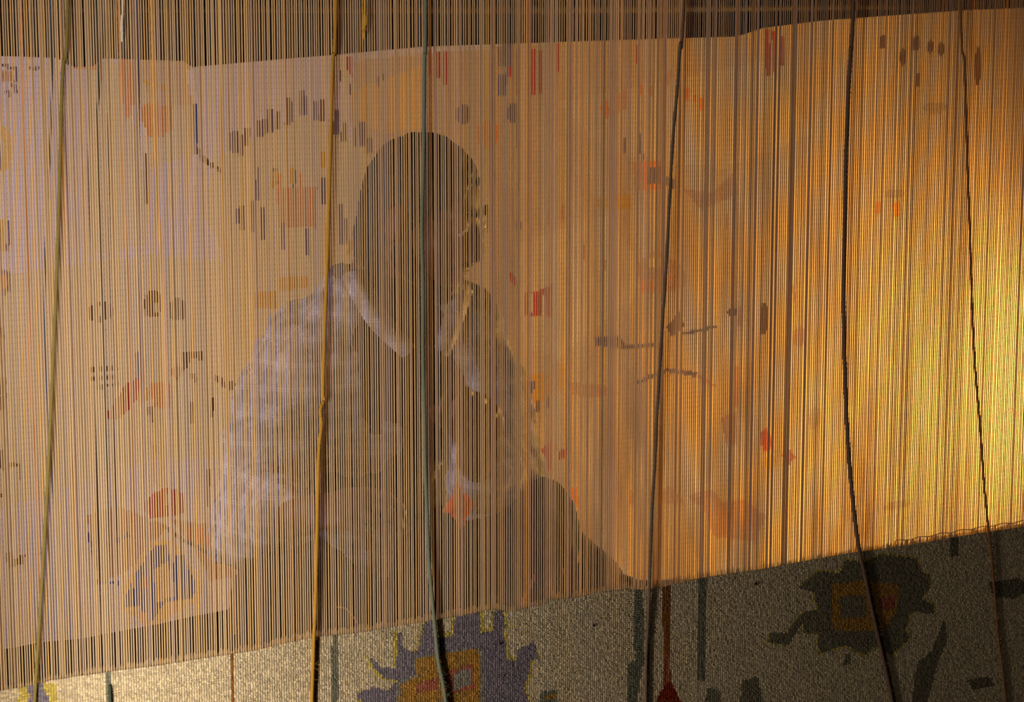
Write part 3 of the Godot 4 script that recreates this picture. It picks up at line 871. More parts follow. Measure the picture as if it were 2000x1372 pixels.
	bar(brown, Vector2(-0.0003, 0.5206), Vector2(-0.0018, 0.4540), 0.0060)
	bar(brown, Vector2(0.0238, 0.4992), Vector2(0.0228, 0.4514), 0.0060)
	dye(red, [Vector2(-0.1282, 0.4672), Vector2(-0.1126, 0.4826), Vector2(-0.0835, 0.4928), Vector2(-0.0547, 0.4842), Vector2(-0.0459, 0.4491), Vector2(-0.0655, 0.4398), Vector2(-0.1136, 0.4412)])
	oval(ochre, Vector2(-0.082, 0.471), Vector2(0.008, 0.011))
	dye(pink, [Vector2(-0.2304, 0.4593), Vector2(-0.1793, 0.4726), Vector2(-0.1232, 0.4422), Vector2(-0.0852, 0.4248), Vector2(-0.1155, 0.3712), Vector2(-0.1831, 0.3412), Vector2(-0.2116, 0.3352), Vector2(-0.2286, 0.3937)])
	dye(pink, [Vector2(-0.0753, 0.4332), Vector2(0.0023, 0.4152), Vector2(0.0511, 0.3809), Vector2(0.0497, 0.3132), Vector2(-0.0000, 0.3096), Vector2(-0.0375, 0.3909)])
	dye(orange, [Vector2(-0.0601, 0.4221), Vector2(-0.0174, 0.4117), Vector2(0.0014, 0.3769), Vector2(-0.0472, 0.3920)])
	bar(blue, Vector2(-0.2294, 0.4293), Vector2(-0.2266, 0.3981), 0.0040)
	bar(blue, Vector2(-0.2267, 0.3953), Vector2(-0.2100, 0.3896), 0.0040)
	bar(blue, Vector2(-0.1812, 0.4071), Vector2(-0.1544, 0.4154), 0.0080)
	bar(blue, Vector2(-0.2209, 0.3364), Vector2(-0.1740, 0.3269), 0.0050)
	bar(dusk, Vector2(-0.2195, 0.3832), Vector2(-0.2113, 0.3446), 0.0050)
	bar(dusk, Vector2(-0.0900, 0.4253), Vector2(-0.0521, 0.3925), 0.0050)
	bar(dusk, Vector2(-0.0521, 0.3925), Vector2(0.0011, 0.3596), 0.0050)
	bar(dusk, Vector2(0.0011, 0.3596), Vector2(0.0705, 0.3535), 0.0050)
	dye(gold, [Vector2(-0.1771, 0.2836), Vector2(-0.1647, 0.3200), Vector2(-0.1346, 0.3734), Vector2(-0.1147, 0.3996), Vector2(-0.0763, 0.3953), Vector2(-0.0554, 0.3738), Vector2(-0.0199, 0.3023), Vector2(-0.0245, 0.2739), Vector2(-0.1190, 0.2378)])
	dye(blue, [Vector2(-0.1696, 0.2807), Vector2(-0.1530, 0.3281), Vector2(-0.1232, 0.3702), Vector2(-0.1035, 0.3888), Vector2(-0.0862, 0.3869), Vector2(-0.0770, 0.3667), Vector2(-0.0537, 0.3640), Vector2(-0.0334, 0.3136), Vector2(-0.0342, 0.2790), Vector2(-0.0888, 0.2820), Vector2(-0.1227, 0.2422), Vector2(-0.1371, 0.2785)])
	dye(tan, [Vector2(-0.1124, 0.3423), Vector2(-0.0811, 0.3577), Vector2(-0.0692, 0.2891), Vector2(-0.1062, 0.2842)])
	oval(red, Vector2(-0.128, 0.321), Vector2(0.006, 0.010))
	dye(orange, [Vector2(-0.1318, 0.2635), Vector2(-0.1241, 0.2625), Vector2(-0.1248, 0.2367), Vector2(-0.1324, 0.2377)])
	dye(orange, [Vector2(0.8165, 1.1631), Vector2(0.8300, 1.1747), Vector2(0.8394, 1.1448), Vector2(0.8212, 1.1373)])
	dye(orange, [Vector2(0.8415, 1.1754), Vector2(0.8733, 1.2016), Vector2(0.8715, 1.1560), Vector2(0.8531, 1.1524)])
	bar(orange, Vector2(0.9010, 1.2041), Vector2(0.9012, 1.1852), 0.0110)
	bar(orange, Vector2(0.9266, 1.1987), Vector2(0.9268, 1.1787), 0.0110)
	bar(orange, Vector2(0.9612, 1.2280), Vector2(0.9616, 1.2000), 0.0110)
	bar(orange, Vector2(0.9897, 1.2096), Vector2(0.9899, 1.1895), 0.0110)
	bar(orange, Vector2(1.0111, 1.1972), Vector2(1.0115, 1.1710), 0.0110)
	bar(orange, Vector2(1.0279, 1.1818), Vector2(1.0282, 1.1666), 0.0110)
	bar(orange, Vector2(1.0471, 1.1763), Vector2(1.0475, 1.1510), 0.0110)
	dye(orange, [Vector2(0.8887, 1.0516), Vector2(0.9517, 1.0536), Vector2(0.9572, 0.9967), Vector2(0.8916, 0.9972)])
	dye(dusk, [Vector2(0.9191, 1.0385), Vector2(0.9496, 1.0395), Vector2(0.9499, 1.0091), Vector2(0.9218, 1.0082)])
	bar(dusk, Vector2(0.8697, 1.1002), Vector2(0.8700, 1.0703), 0.0080)
	bar(dusk, Vector2(0.8997, 1.1094), Vector2(0.9001, 1.0693), 0.0080)
	bar(dusk, Vector2(0.9071, 1.0691), Vector2(0.9073, 1.0540), 0.0080)
	bar(dusk, Vector2(0.9639, 1.0218), Vector2(0.9641, 1.0046), 0.0080)
	bar(dusk, Vector2(0.9817, 1.0161), Vector2(0.9820, 0.9958), 0.0080)
	dye(ochre, [Vector2(0.8018, 0.9827), Vector2(0.8824, 0.9895), Vector2(0.8827, 0.9593), Vector2(0.8134, 0.9622)])
	dye(pink, [Vector2(0.9998, 0.9951), Vector2(1.0719, 0.9841), Vector2(1.1197, 1.0214), Vector2(1.1326, 0.9796), Vector2(1.0483, 0.9522)])
	dye(pink, [Vector2(0.8955, 0.8471), Vector2(0.9422, 0.8752), Vector2(1.0020, 0.8413), Vector2(1.0146, 0.7993), Vector2(0.9551, 0.7874), Vector2(0.9076, 0.8056)])
	oval(orange, Vector2(0.925, 0.805), Vector2(0.019, 0.014))
	oval(gold, Vector2(0.942, 0.850), Vector2(0.021, 0.012))
	oval(orange, Vector2(0.969, 0.812), Vector2(0.012, 0.016))
	bar(red, Vector2(0.6136, 0.8475), Vector2(0.6247, 0.8261), 0.0080)
	dye(red, [Vector2(0.6447, 0.8060), Vector2(0.6782, 0.8090), Vector2(0.7062, 0.8194), Vector2(0.7076, 0.7570), Vector2(0.6447, 0.7631)])
	bar(cream, Vector2(0.6603, 0.8051), Vector2(0.6604, 0.7681), 0.0060)
	bar(cream, Vector2(0.6872, 0.7985), Vector2(0.6873, 0.7604), 0.0060)
	dye(dusk, [Vector2(0.8037, 0.7080), Vector2(0.8559, 0.7065), Vector2(0.8736, 0.6950), Vector2(0.8737, 0.6785), Vector2(0.8096, 0.6933)])
	bar(dusk, Vector2(0.8737, 0.6847), Vector2(0.9445, 0.6838), 0.0060)
	dye(dusk, [Vector2(0.9678, 0.7195), Vector2(0.9985, 0.7485), Vector2(1.0086, 0.7167), Vector2(0.9801, 0.6979)])
	bar(dusk, Vector2(1.0088, 0.7011), Vector2(1.0887, 0.7114), 0.0050)
	oval(brown, Vector2(1.127, 0.738), Vector2(0.009, 0.008))
	bar(pink, Vector2(0.7001, 0.9671), Vector2(0.7002, 0.9373), 0.0080)
	bar(pink, Vector2(0.7338, 0.9756), Vector2(0.7339, 0.9457), 0.0080)
	bar(pink, Vector2(0.7796, 0.8936), Vector2(0.7797, 0.8634), 0.0080)
	bar(pink, Vector2(0.8257, 0.8610), Vector2(0.8258, 0.8408), 0.0080)
	dye(ochre, [Vector2(0.6226, 0.6122), Vector2(0.6449, 0.6457), Vector2(0.7012, 0.6413), Vector2(0.7147, 0.6717), Vector2(0.7352, 0.6540), Vector2(0.7309, 0.6085), Vector2(0.6787, 0.5873), Vector2(0.6338, 0.5961)])
	dye(dusk, [Vector2(0.6293, 0.6298), Vector2(0.6696, 0.6306), Vector2(0.6629, 0.6069), Vector2(0.6315, 0.6054)])
	bar(brown, Vector2(0.6607, 0.5888), Vector2(0.6607, 0.5634), 0.0070)
	bar(brown, Vector2(0.6765, 0.5926), Vector2(0.6765, 0.5723), 0.0070)
	bar(brown, Vector2(0.6675, 0.5578), Vector2(0.6676, 0.5170), 0.0070)
	bar(brown, Vector2(0.7013, 0.6007), Vector2(0.7014, 0.5752), 0.0070)
	dye(red, [Vector2(0.6858, 0.4949), Vector2(0.7107, 0.5070), Vector2(0.7132, 0.4513), Vector2(0.6904, 0.4473)])
	dye(red, [Vector2(0.7223, 0.4792), Vector2(0.7451, 0.4936), Vector2(0.7429, 0.4752), Vector2(0.7246, 0.4687)])
	oval(ochre, Vector2(0.718, 0.492), Vector2(0.006, 0.012))
	bar(dusk, Vector2(0.8979, 0.6106), Vector2(0.9690, 0.6311), 0.0070)
	bar(dusk, Vector2(0.9690, 0.6311), Vector2(1.0415, 0.6151), 0.0070)
	bar(pink, Vector2(1.0415, 0.6151), Vector2(1.0909, 0.5848), 0.0060)
	dye(pink, [Vector2(0.7468, 0.6225), Vector2(0.8160, 0.6119), Vector2(0.8628, 0.5927), Vector2(0.8162, 0.5862), Vector2(0.7584, 0.5960)])
	dye(red.lerp(pink, 0.4), [Vector2(1.1922, 0.4802), Vector2(1.2046, 0.4921), Vector2(1.2254, 0.4643), Vector2(1.2207, 0.4453), Vector2(1.2006, 0.4429)])
	dye(red.lerp(pink, 0.4), [Vector2(1.2464, 0.4321), Vector2(1.2691, 0.4408), Vector2(1.2824, 0.4222), Vector2(1.2648, 0.4086)])
	oval(ochre, Vector2(1.219, 0.418), Vector2(0.015, 0.013))
	dye(orange, [Vector2(0.7479, 0.4066), Vector2(0.7687, 0.4065), Vector2(0.7712, 0.3730), Vector2(0.7526, 0.3749)])
	dye(pink, [Vector2(0.8824, 0.3929), Vector2(0.9003, 0.3805), Vector2(0.8982, 0.3597), Vector2(0.8839, 0.3633)])
	dye(pink, [Vector2(0.9481, 0.3809), Vector2(0.9721, 0.3944), Vector2(0.9966, 0.3707), Vector2(1.0090, 0.3534), Vector2(0.9605, 0.3585)])
	dye(pink, [Vector2(1.0148, 0.3688), Vector2(1.0822, 0.3726), Vector2(1.1075, 0.3431), Vector2(1.0458, 0.3442)])
	dye(pink, [Vector2(1.0581, 0.3429), Vector2(1.1574, 0.3434), Vector2(1.2086, 0.3054), Vector2(1.1843, 0.2535), Vector2(1.0838, 0.2756)])
	dye(pink, [Vector2(1.1043, 0.5201), Vector2(1.1413, 0.5276), Vector2(1.1376, 0.4637), Vector2(1.1153, 0.4604)])
	oval(brown, Vector2(1.200, 0.720), Vector2(0.010, 0.032))
	oval(pink, Vector2(1.291, 0.676), Vector2(0.015, 0.021))
	oval(brown, Vector2(1.484, 1.281), Vector2(0.010, 0.015))
	oval(brown, Vector2(1.537, 1.251), Vector2(0.008, 0.019))
	oval(brown, Vector2(1.569, 1.277), Vector2(0.011, 0.015))
	oval(brown, Vector2(1.609, 1.270), Vector2(0.009, 0.013))
	oval(brown, Vector2(1.636, 1.266), Vector2(0.008, 0.013))
	oval(brown, Vector2(1.579, 1.203), Vector2(0.007, 0.015))
	oval(brown, Vector2(1.732, 1.228), Vector2(0.008, 0.043))
	oval(tan.darkened(0.15), Vector2(1.627, 1.143), Vector2(0.030, 0.011))
	oval(tan.darkened(0.15), Vector2(1.527, 0.964), Vector2(0.029, 0.010))
	oval(tan.darkened(0.15), Vector2(1.332, 0.500), Vector2(0.016, 0.024))
	oval(tan.darkened(0.15), Vector2(1.549, 0.291), Vector2(0.041, 0.009))
	dye(orange, [Vector2(1.4748, 0.9468), Vector2(1.4878, 0.9495), Vector2(1.4913, 0.9226), Vector2(1.4782, 0.9231)])
	dye(orange, [Vector2(1.5210, 0.9428), Vector2(1.5380, 0.9464), Vector2(1.5391, 0.9151), Vector2(1.5245, 0.9157)])
	bar(pink, Vector2(1.1395, 0.6234), Vector2(1.1411, 0.5382), 0.0080)
	bar(pink, Vector2(1.1432, 0.7498), Vector2(1.1440, 0.7077), 0.0080)
	bar(pink, Vector2(1.2736, 0.7842), Vector2(1.2744, 0.7522), 0.0080)
	bar(pink, Vector2(1.1090, 0.9393), Vector2(1.1096, 0.9082), 0.0080)
	# the ruling of the squared paper
	var w := print_image.get_width()
	var h := print_image.get_height()
	for y in h:
		for x in w:
			if x % 4 == 0 or y % 4 == 0:
				var c := print_image.get_pixel(x, y)
				print_image.set_pixel(x, y, c.darkened(0.10))

func cloth_edge(x: float, k: Array) -> float:
	if x <= k[0].x:
		return k[0].y
	for i in range(1, k.size()):
		if x <= k[i].x:
			return lerpf(k[i - 1].y, k[i].y, (x - k[i - 1].x) / (k[i].x - k[i - 1].x))
	return k[k.size() - 1].y

func hanging() -> void:
	draw_cloth()
	var m := mat(Color.WHITE, 0.95)
	m.albedo_texture = ImageTexture.create_from_image(print_image)
	m.texture_filter = BaseMaterial3D.TEXTURE_FILTER_NEAREST
	var t := thing("wall_hanging", "pale lilac cloth with a squared floral design hanging behind the weaver", "wall hanging")
	var upper := [Vector2(-0.5829, 1.2741), Vector2(-0.3621, 1.2732), Vector2(-0.2490, 1.2684), Vector2(-0.2388, 1.2517), Vector2(-0.1935, 1.2537), Vector2(-0.1795, 1.2667), Vector2(-0.0266, 1.2604), Vector2(-0.0156, 1.2495), Vector2(0.1565, 1.2617), Vector2(0.2561, 1.2679), Vector2(0.4304, 1.2810), Vector2(0.6114, 1.2850), Vector2(0.9487, 1.2919), Vector2(1.1266, 1.2945), Vector2(1.1870, 1.3113), Vector2(1.3354, 1.3258), Vector2(1.6996, 1.3456), Vector2(1.9763, 1.3537)]
	var lower := [Vector2(-0.6296, 0.2233), Vector2(-0.3997, 0.2328), Vector2(-0.2051, 0.2349), Vector2(-0.1189, 0.2398), Vector2(0.0484, 0.2501), Vector2(0.3911, 0.2520), Vector2(0.8426, 0.2074), Vector2(2.0395, 0.1098)]
	var b := Build.new()
	var nu := 160
	var nv := 60
	var drape := FastNoiseLite.new()
	drape.seed = 3
	drape.frequency = 1.6
	for side in [1.0, -1.0]:
		var first := b.v.size()
		for i in nu + 1:
			for j in nv + 1:
				var x := lerpf(CLOTH.position.x + 0.02, CLOTH.end.x - 0.02, i / float(nu))
				var y := lerpf(cloth_edge(x, upper), cloth_edge(x, lower), j / float(nv))
				var z: float = CLOTH_Z - 0.02 + 0.022 * drape.get_noise_2d(x * 1.7, y * 0.5) * (0.3 + j / float(nv)) + side * 0.0012
				b.v.append(Vector3(x, y, z))
				var e := 0.01
				var gx: float = (drape.get_noise_2d((x + e) * 1.7, y * 0.5) - drape.get_noise_2d((x - e) * 1.7, y * 0.5)) * 0.022 * (0.3 + j / float(nv)) / (2.0 * e)
				b.n.append(Vector3(-gx, 0, 1).normalized() * side)
				b.uv.append(Vector2((x - CLOTH.position.x) / CLOTH.size.x, (CLOTH.end.y - y) / CLOTH.size.y))
		for i in nu:
			for j in nv:
				var a := first + i * (nv + 1) + j
				var q := [a, a + nv + 1, a + nv + 2, a, a + nv + 2, a + 1]
				if side < 0:
					q.reverse()
				b.ix.append_array(q)
	part("cloth", b.mesh(), m, t)
	var rod := Build.new()
	rod.tube(PackedVector3Array([Vector3(-0.64, 1.352, -1.235), Vector3(0.7, 1.352, -1.235), Vector3(2.03, 1.352, -1.235)]), 0.011, 12)
	part("rod", rod.mesh(), mat(Color(0.20, 0.13, 0.08), 0.6), t)
	var ties := Build.new()
	for i in 24:
		var x := lerpf(-0.58, 1.98, i / 23.0)
		ties.tube(PackedVector3Array([Vector3(x, cloth_edge(x, upper) - 0.006, -1.222), Vector3(x + 0.002, lerpf(cloth_edge(x, upper), 1.352, 0.5), -1.223), Vector3(x, 1.365, -1.226)]), 0.0014, 5)
	part("ties", ties.mesh(), mat(Color(0.30, 0.22, 0.15)), t)

# ------------------------------------------------------------------ the weaver
func hand_field(curl: float) -> Field:
	# palm in x-y, fingers along +y, palm side +z, thumb on the +x side
	var f := Field.new(Vector3(-0.07, -0.07, -0.04), Vector3(0.10, 0.14, 0.11), 0.003)
	f.limb(Vector3(0, -0.06, 0), Vector3(0, -0.01, 0), 0.024, 0.026, 0.015)
	f.egg(Vector3(0, 0.03, 0), Vector3(0.040, 0.052, 0.016), 0.012)
	f.egg(Vector3(0.024, 0.012, 0.008), Vector3(0.018, 0.032, 0.015), 0.012)
	var xs := [0.028, 0.010, -0.009, -0.027]
	var ls := [0.072, 0.080, 0.074, 0.058]
	for i in 4:
		var p := Vector3(xs[i], 0.066 - 0.006 * absf(i - 1.2), 0.0)
		var a: float = 0.25 * curl + 0.08 * i
		for s in 3:
			var l: float = ls[i] * [0.46, 0.30, 0.24][s]
			var q := p + Vector3((1.3 - i) * 0.05 * l, cos(a) * l, sin(a) * l)
			f.limb(p, q, [0.0092, 0.0083, 0.0074][s], [0.0083, 0.0074, 0.0062][s], 0.003)
			p = q
			a += [0.55, 0.45, 0.3][s] * curl
	f.limb(Vector3(0.030, 0.005, 0.008), Vector3(0.050, 0.036, 0.022), 0.0125, 0.0105, 0.006)
	f.limb(Vector3(0.050, 0.036, 0.022), Vector3(0.049, 0.064, 0.036), 0.0105, 0.0075, 0.004)
	return f

# turns +y to a direction and +z as near as it can to another
func aim(y: Vector3, z: Vector3) -> Basis:
	y = y.normalized()
	var x := y.cross(z).normalized()
	return Basis(x, y, x.cross(y))

func weaver() -> void:
	var t := thing("person", "seated weaver with dark hair and pale plaid shirt, looking down behind the warp", "person", Vector3.ZERO)
	var skin := mat(Color(0.32, 0.19, 0.12), 0.55)
	skin.subsurf_scatter_enabled = true
	skin.subsurf_scatter_strength = 0.15
	var hair_m := grain(mat(Color(1, 1, 1), 0.6), 0.06, Vector3(14, 4, 14), Color(0.035, 0.025, 0.02), Color(0.09, 0.065, 0.045), 4.0)

	var r_sho := Vector3(-0.038, 0.806, -0.650)
	var r_elb := Vector3(-0.177, 0.597, -0.500)
	var r_wri := Vector3(-0.205, 0.655, -0.240)
	var l_sho := Vector3(0.207, 0.826, -0.600)
	var l_elb := Vector3(0.196, 0.616, -0.420)
	var l_wri := Vector3(0.041, 0.726, -0.200)
	var neck := Vector3(0.085, 0.885, -0.63)
	var pelvis := Vector3(0.08, 0.40, -0.76)
	var head := Transform3D(Basis(Vector3.UP, deg_to_rad(38.0)) * Basis(Vector3.RIGHT, deg_to_rad(16.0)), Vector3(0.129, 1.037, -0.555))

	var body := Build.new()
	# head: face towards local +z, chin at -0.115, crown at +0.115
	var f := Field.new(Vector3(-0.10, -0.19, -0.13), Vector3(0.10, 0.13, 0.14), 0.004)
	f.egg(Vector3(0, 0.025, -0.012), Vector3(0.076, 0.092, 0.098), 0.01)
	f.egg(Vector3(0, -0.035, 0.030), Vector3(0.060, 0.072, 0.062), 0.03)
	f.egg(Vector3(0, -0.088, 0.060), Vector3(0.026, 0.022, 0.026), 0.025)
	for s in [-1.0, 1.0]:
		f.limb(Vector3(s * 0.055, -0.055, 0.0), Vector3(s * 0.022, -0.092, 0.055), 0.020, 0.016, 0.02)
		f.egg(Vector3(s * 0.042, -0.022, 0.062), Vector3(0.020, 0.017, 0.016), 0.015)
		f.egg(Vector3(s * 0.033, 0.010, 0.094), Vector3(0.020, 0.013, 0.016), 0.010, Basis(), -1.0)
		f.egg(Vector3(s * 0.032, 0.008, 0.078), Vector3(0.014, 0.012, 0.013), 0.004)
		f.limb(Vector3(s * 0.014, 0.026, 0.087), Vector3(s * 0.048, 0.028, 0.073), 0.008, 0.006, 0.012)
		f.egg(Vector3(s * 0.078, -0.008, -0.008), Vector3(0.009, 0.032, 0.020), 0.006, Basis(Vector3.UP, s * 0.35))
		f.egg(Vector3(s * 0.011, -0.035, 0.098), Vector3(0.009, 0.008, 0.011), 0.006)
	f.limb(Vector3(0, 0.015, 0.086), Vector3(0, -0.028, 0.106), 0.008, 0.0115, 0.012)
	f.egg(Vector3(0, -0.056, 0.086), Vector3(0.024, 0.007, 0.012), 0.006)
	f.egg(Vector3(0, -0.070, 0.083), Vector3(0.020, 0.008, 0.012), 0.006)
	f.egg(Vector3(0, -0.0628, 0.099), Vector3(0.022, 0.0016, 0.008), 0.003, Basis(), -1.0)
	f.limb(Vector3(0, -0.06, -0.030), Vector3(0, -0.18, -0.055), 0.052, 0.056, 0.025)
	f.nets(body, head)
	# the body under the clothes
	f = Field.new(Vector3(-0.30, 0.25, -1.0), Vector3(0.50, 0.98, -0.10), 0.012)
	f.limb(neck, neck + Vector3(0.01, 0.07, 0.035), 0.058, 0.052, 0.03)
	f.limb(pelvis, Vector3(0.08, 0.74, -0.68), 0.12, 0.13, 0.05)
	f.limb(r_sho + Vector3(0.05, 0, 0), l_sho - Vector3(0.05, 0, 0), 0.075, 0.075, 0.05)
	for q in [[r_sho, r_elb, r_wri], [l_sho, l_elb, l_wri]]:
		f.limb(q[0], q[1], 0.050, 0.040, 0.03)
		f.limb(q[1], q[2], 0.038, 0.026, 0.02)
	f.nets(body)
	# hands: the person's right one is raised to the warp, the left one holds a tuft of wool
	f = hand_field(1.5)
	f.nets(body, Transform3D(aim(Vector3(0.35, 0.25, 0.9), Vector3(0.6, -0.8, 0.1)), r_wri + Vector3(0.015, 0.02, 0.05)))
	f = hand_field(1.7)
	f.nets(body, Transform3D(aim(Vector3(-0.25, 0.75, 0.55), Vector3(-0.6, -0.5, 0.45)) * Basis.from_scale(Vector3(-1, 1, 1)), l_wri + Vector3(-0.012, 0.045, 0.035)))
	part("body", body.mesh(), skin, t)

	# hair: a cap of thick dark hair down to the collar, with a short beard along the jaw
	var b := Build.new()
	f = Field.new(Vector3(-0.12, -0.20, -0.16), Vector3(0.12, 0.15, 0.12), 0.005)
	f.egg(Vector3(0, 0.032, -0.012), Vector3(0.083, 0.094, 0.094), 0.01)
	f.egg(Vector3(0, -0.045, -0.042), Vector3(0.072, 0.082, 0.060), 0.03)
	f.egg(Vector3(0, -0.015, 0.085), Vector3(0.062, 0.074, 0.060), 0.012, Basis(), -1.0)
	for s in [-1.0, 1.0]:
		f.egg(Vector3(s * 0.088, -0.012, -0.004), Vector3(0.022, 0.032, 0.022), 0.008, Basis(), -1.0)
	var lock := FastNoiseLite.new()
	lock.seed = 4
	lock.frequency = 45.0
	f.nets(b, head, lock, 0.006)
	part("hair", b.mesh(), hair_m, t)
	b = Build.new()
	f = Field.new(Vector3(-0.10, -0.16, -0.06), Vector3(0.10, 0.02, 0.12), 0.004)
	for s in [-1.0, 1.0]:
		f.limb(Vector3(s * 0.066, -0.015, 0.004), Vector3(s * 0.055, -0.060, 0.012), 0.010, 0.020, 0.015)
		f.limb(Vector3(s * 0.055, -0.060, 0.012), Vector3(s * 0.020, -0.096, 0.062), 0.020, 0.020, 0.015)
		f.limb(Vector3(0, -0.0455, 0.097), Vector3(s * 0.028, -0.056, 0.083), 0.005, 0.005, 0.004)
	f.egg(Vector3(0, -0.100, 0.064), Vector3(0.030, 0.022, 0.028), 0.015)
	f.nets(b, head, lock, 0.005)
	part("beard", b.mesh(), hair_m, t)
	for s in [-1.0, 1.0]:
		b = Build.new()
		var pts := PackedVector3Array()
		for i in 6:
			var q := i / 5.0
			pts.append(head * Vector3(s * lerpf(0.014, 0.052, q), 0.031 + 0.006 * sin(q * 2.6), lerpf(0.096, 0.076, q)))
		b.tube(pts, 0.0042, 6)
		part("eyebrow", b.mesh(), hair_m, t)
	for s in [-1.0, 1.0]:
		var ball := SphereMesh.new()
		ball.radius = 0.0105
		ball.height = 0.021
		ball.radial_segments = 16
		ball.rings = 8
		var eye := part("eye", ball, mat(Color(0.75, 0.72, 0.66), 0.2), t)
		eye.position = head * Vector3(s * 0.032, 0.006, 0.0815)
		var iris := SphereMesh.new()
		iris.radius = 0.0052
		iris.height = 0.0104
		iris.radial_segments = 12
		iris.rings = 6
		var ir := part("iris", iris, mat(Color(0.08, 0.05, 0.03), 0.2), eye)
		ir.position = head.basis * Vector3(0, -0.003, 0.0068)

	# the dark undershirt in the open collar
	b = Build.new()
	f = Field.new(Vector3(-0.15, 0.55, -0.85), Vector3(0.35, 0.98, -0.40), 0.008)
	f.limb(Vector3(0.08, 0.60, -0.66), Vector3(0.085, 0.80, -0.62), 0.125, 0.105, 0.05)
	f.limb(Vector3(0.08, 0.80, -0.62), neck + Vector3(0.006, 0.035, 0.02), 0.09, 0.066, 0.05)
	f.nets(b)
	part("undershirt", b.mesh(), grain(mat(Color(1, 1, 1), 0.95), 0.05, Vector3(8, 8, 8), Color(0.07, 0.045, 0.03), Color(0.11, 0.075, 0.05)), t)

	# the loose plaid shirt, open at the neck in a deep V
	var plaid := plaid_cloth()
	b = Build.new()
	f = Field.new(Vector3(-0.34, 0.34, -0.98), Vector3(0.55, 1.0, -0.14), 0.010)
	f.limb(pelvis + Vector3(0, 0.03, 0), Vector3(0.08, 0.72, -0.68), 0.165, 0.155, 0.05)
	f.limb(r_sho + Vector3(0.02, -0.015, 0), Vector3(0.08, 0.86, -0.64), 0.088, 0.085, 0.05)
	f.limb(l_sho + Vector3(-0.02, -0.015, 0), Vector3(0.08, 0.86, -0.64), 0.088, 0.085, 0.05)
	for q in [[r_sho, r_elb, r_wri], [l_sho, l_elb, l_wri]]:
		f.limb(q[0], q[1], 0.080, 0.070, 0.045)
		f.limb(q[1], q[2].lerp(q[1], 0.34), 0.068, 0.050, 0.03)
	f.egg(neck + Vector3(0.010, 0.07, 0.03), Vector3(0.075, 0.11, 0.080), 0.01, Basis(), -1.0)
	f.egg(Vector3(0.115, 0.80, -0.52), Vector3(0.058, 0.17, 0.13), 0.01, Basis(Vector3.BACK, 0.12), -1.0)
	f.egg(r_wri, Vector3(0.036, 0.036, 0.036), 0.01, Basis(), -1.0)
	f.egg(l_wri, Vector3(0.036, 0.036, 0.036), 0.01, Basis(), -1.0)
	var fold := FastNoiseLite.new()
	fold.seed = 9
	fold.frequency = 9.0
	fold.fractal_octaves = 3
	f.nets(b, Transform3D(), fold, 0.026)
	part("shirt", b.mesh(), plaid, t)
	# collar: two flaps either side of the V
	b = Build.new()
	for q in [[Vector3(0.015, 0.950, -0.570), Vector3(0.023, 0.891, -0.500), Vector3(0.065, 0.837, -0.470)], [Vector3(0.194, 0.922, -0.550), Vector3(0.148, 0.880, -0.490), Vector3(0.118, 0.833, -0.470)]]:
		b.tube(smooth(PackedVector3Array(q), 14), 0.016, 10, Color.WHITE, 6.0, 0.35)
	part("collar", b.mesh(), plaid, t)

	# dark trousers: the left knee drawn up, the right one out to the side
	b = Build.new()
	f = Field.new(Vector3(-0.42, 0.22, -1.0), Vector3(0.75, 0.70, -0.10), 0.011)
	var l_knee := Vector3(0.183, 0.584, -0.300)
	var l_foot := Vector3(0.275, 0.494, -0.260)
	var r_knee := Vector3(-0.226, 0.537, -0.250)
	var r_foot := Vector3(-0.052, 0.493, -0.220)
	f.limb(pelvis, pelvis + Vector3(0, 0.08, 0), 0.16, 0.15, 0.05)
	f.limb(pelvis + Vector3(0.09, 0, 0.02), l_knee, 0.105, 0.066, 0.05)
	f.limb(l_knee, l_foot, 0.064, 0.045, 0.03)
	f.limb(pelvis + Vector3(-0.09, 0, 0.02), r_knee, 0.105, 0.068, 0.05)
	f.limb(r_knee, r_foot, 0.064, 0.045, 0.03)
	f.nets(b, Transform3D(), fold, 0.020)
	part("trousers", b.mesh(), grain(mat(Color(1, 1, 1), 0.95), 0.06, Vector3(6, 6, 6), Color(0.055, 0.045, 0.04), Color(0.10, 0.08, 0.065)), t)
	for q in [[l_foot, Vector3(0.55, -0.35, 0.5)], [r_foot, Vector3(0.8, -0.2, 0.35)]]:
		f = Field.new(q[0] - Vector3(0.16, 0.16, 0.16), q[0] + Vector3(0.22, 0.16, 0.22), 0.008)
		var d: Vector3 = q[1].normalized()
		f.limb(q[0] - d * 0.02, q[0] + d * 0.05, 0.034, 0.036, 0.02)
		f.limb(q[0] + d * 0.05, q[0] + d * 0.14 + Vector3(0, -0.01, 0), 0.034, 0.022, 0.02)
		b = Build.new()
		f.nets(b)
		part("sock", b.mesh(), mat(Color(0.12, 0.09, 0.07), 0.95), t)

	# the plank he sits on
	var wood := grain(mat(Color(1, 1, 1), 0.75), 0.02, Vector3(1.2, 6, 6), Color(0.22, 0.15, 0.09), Color(0.36, 0.25, 0.15))
	var bench := thing("bench", "low wooden plank bench behind the carpet that the weaver sits on", "bench")
	part("seat", Build.new().box(Vector3(-0.62, 0.19, -1.02), Vector3(0.85, 0.225, -0.14), 0.006).mesh(), wood, bench)
	for x in [-0.5, 0.72]:
		for z in [-0.95, -0.22]:
			part("leg", Build.new().box(Vector3(x - 0.03, 0, z - 0.03), Vector3(x + 0.03, 0.19, z + 0.03), 0.004).mesh(), wood, bench)

	# the tuft of orange wool in his left hand
	var tuft := Build.new()
	f = Field.new(Vector3(-0.06, -0.07, -0.03), Vector3(0.06, 0.07, 0.03), 0.004)
	f.limb(Vector3(-0.004, 0.052, 0), Vector3(0, 0, 0), 0.003, 0.024, 0.012)
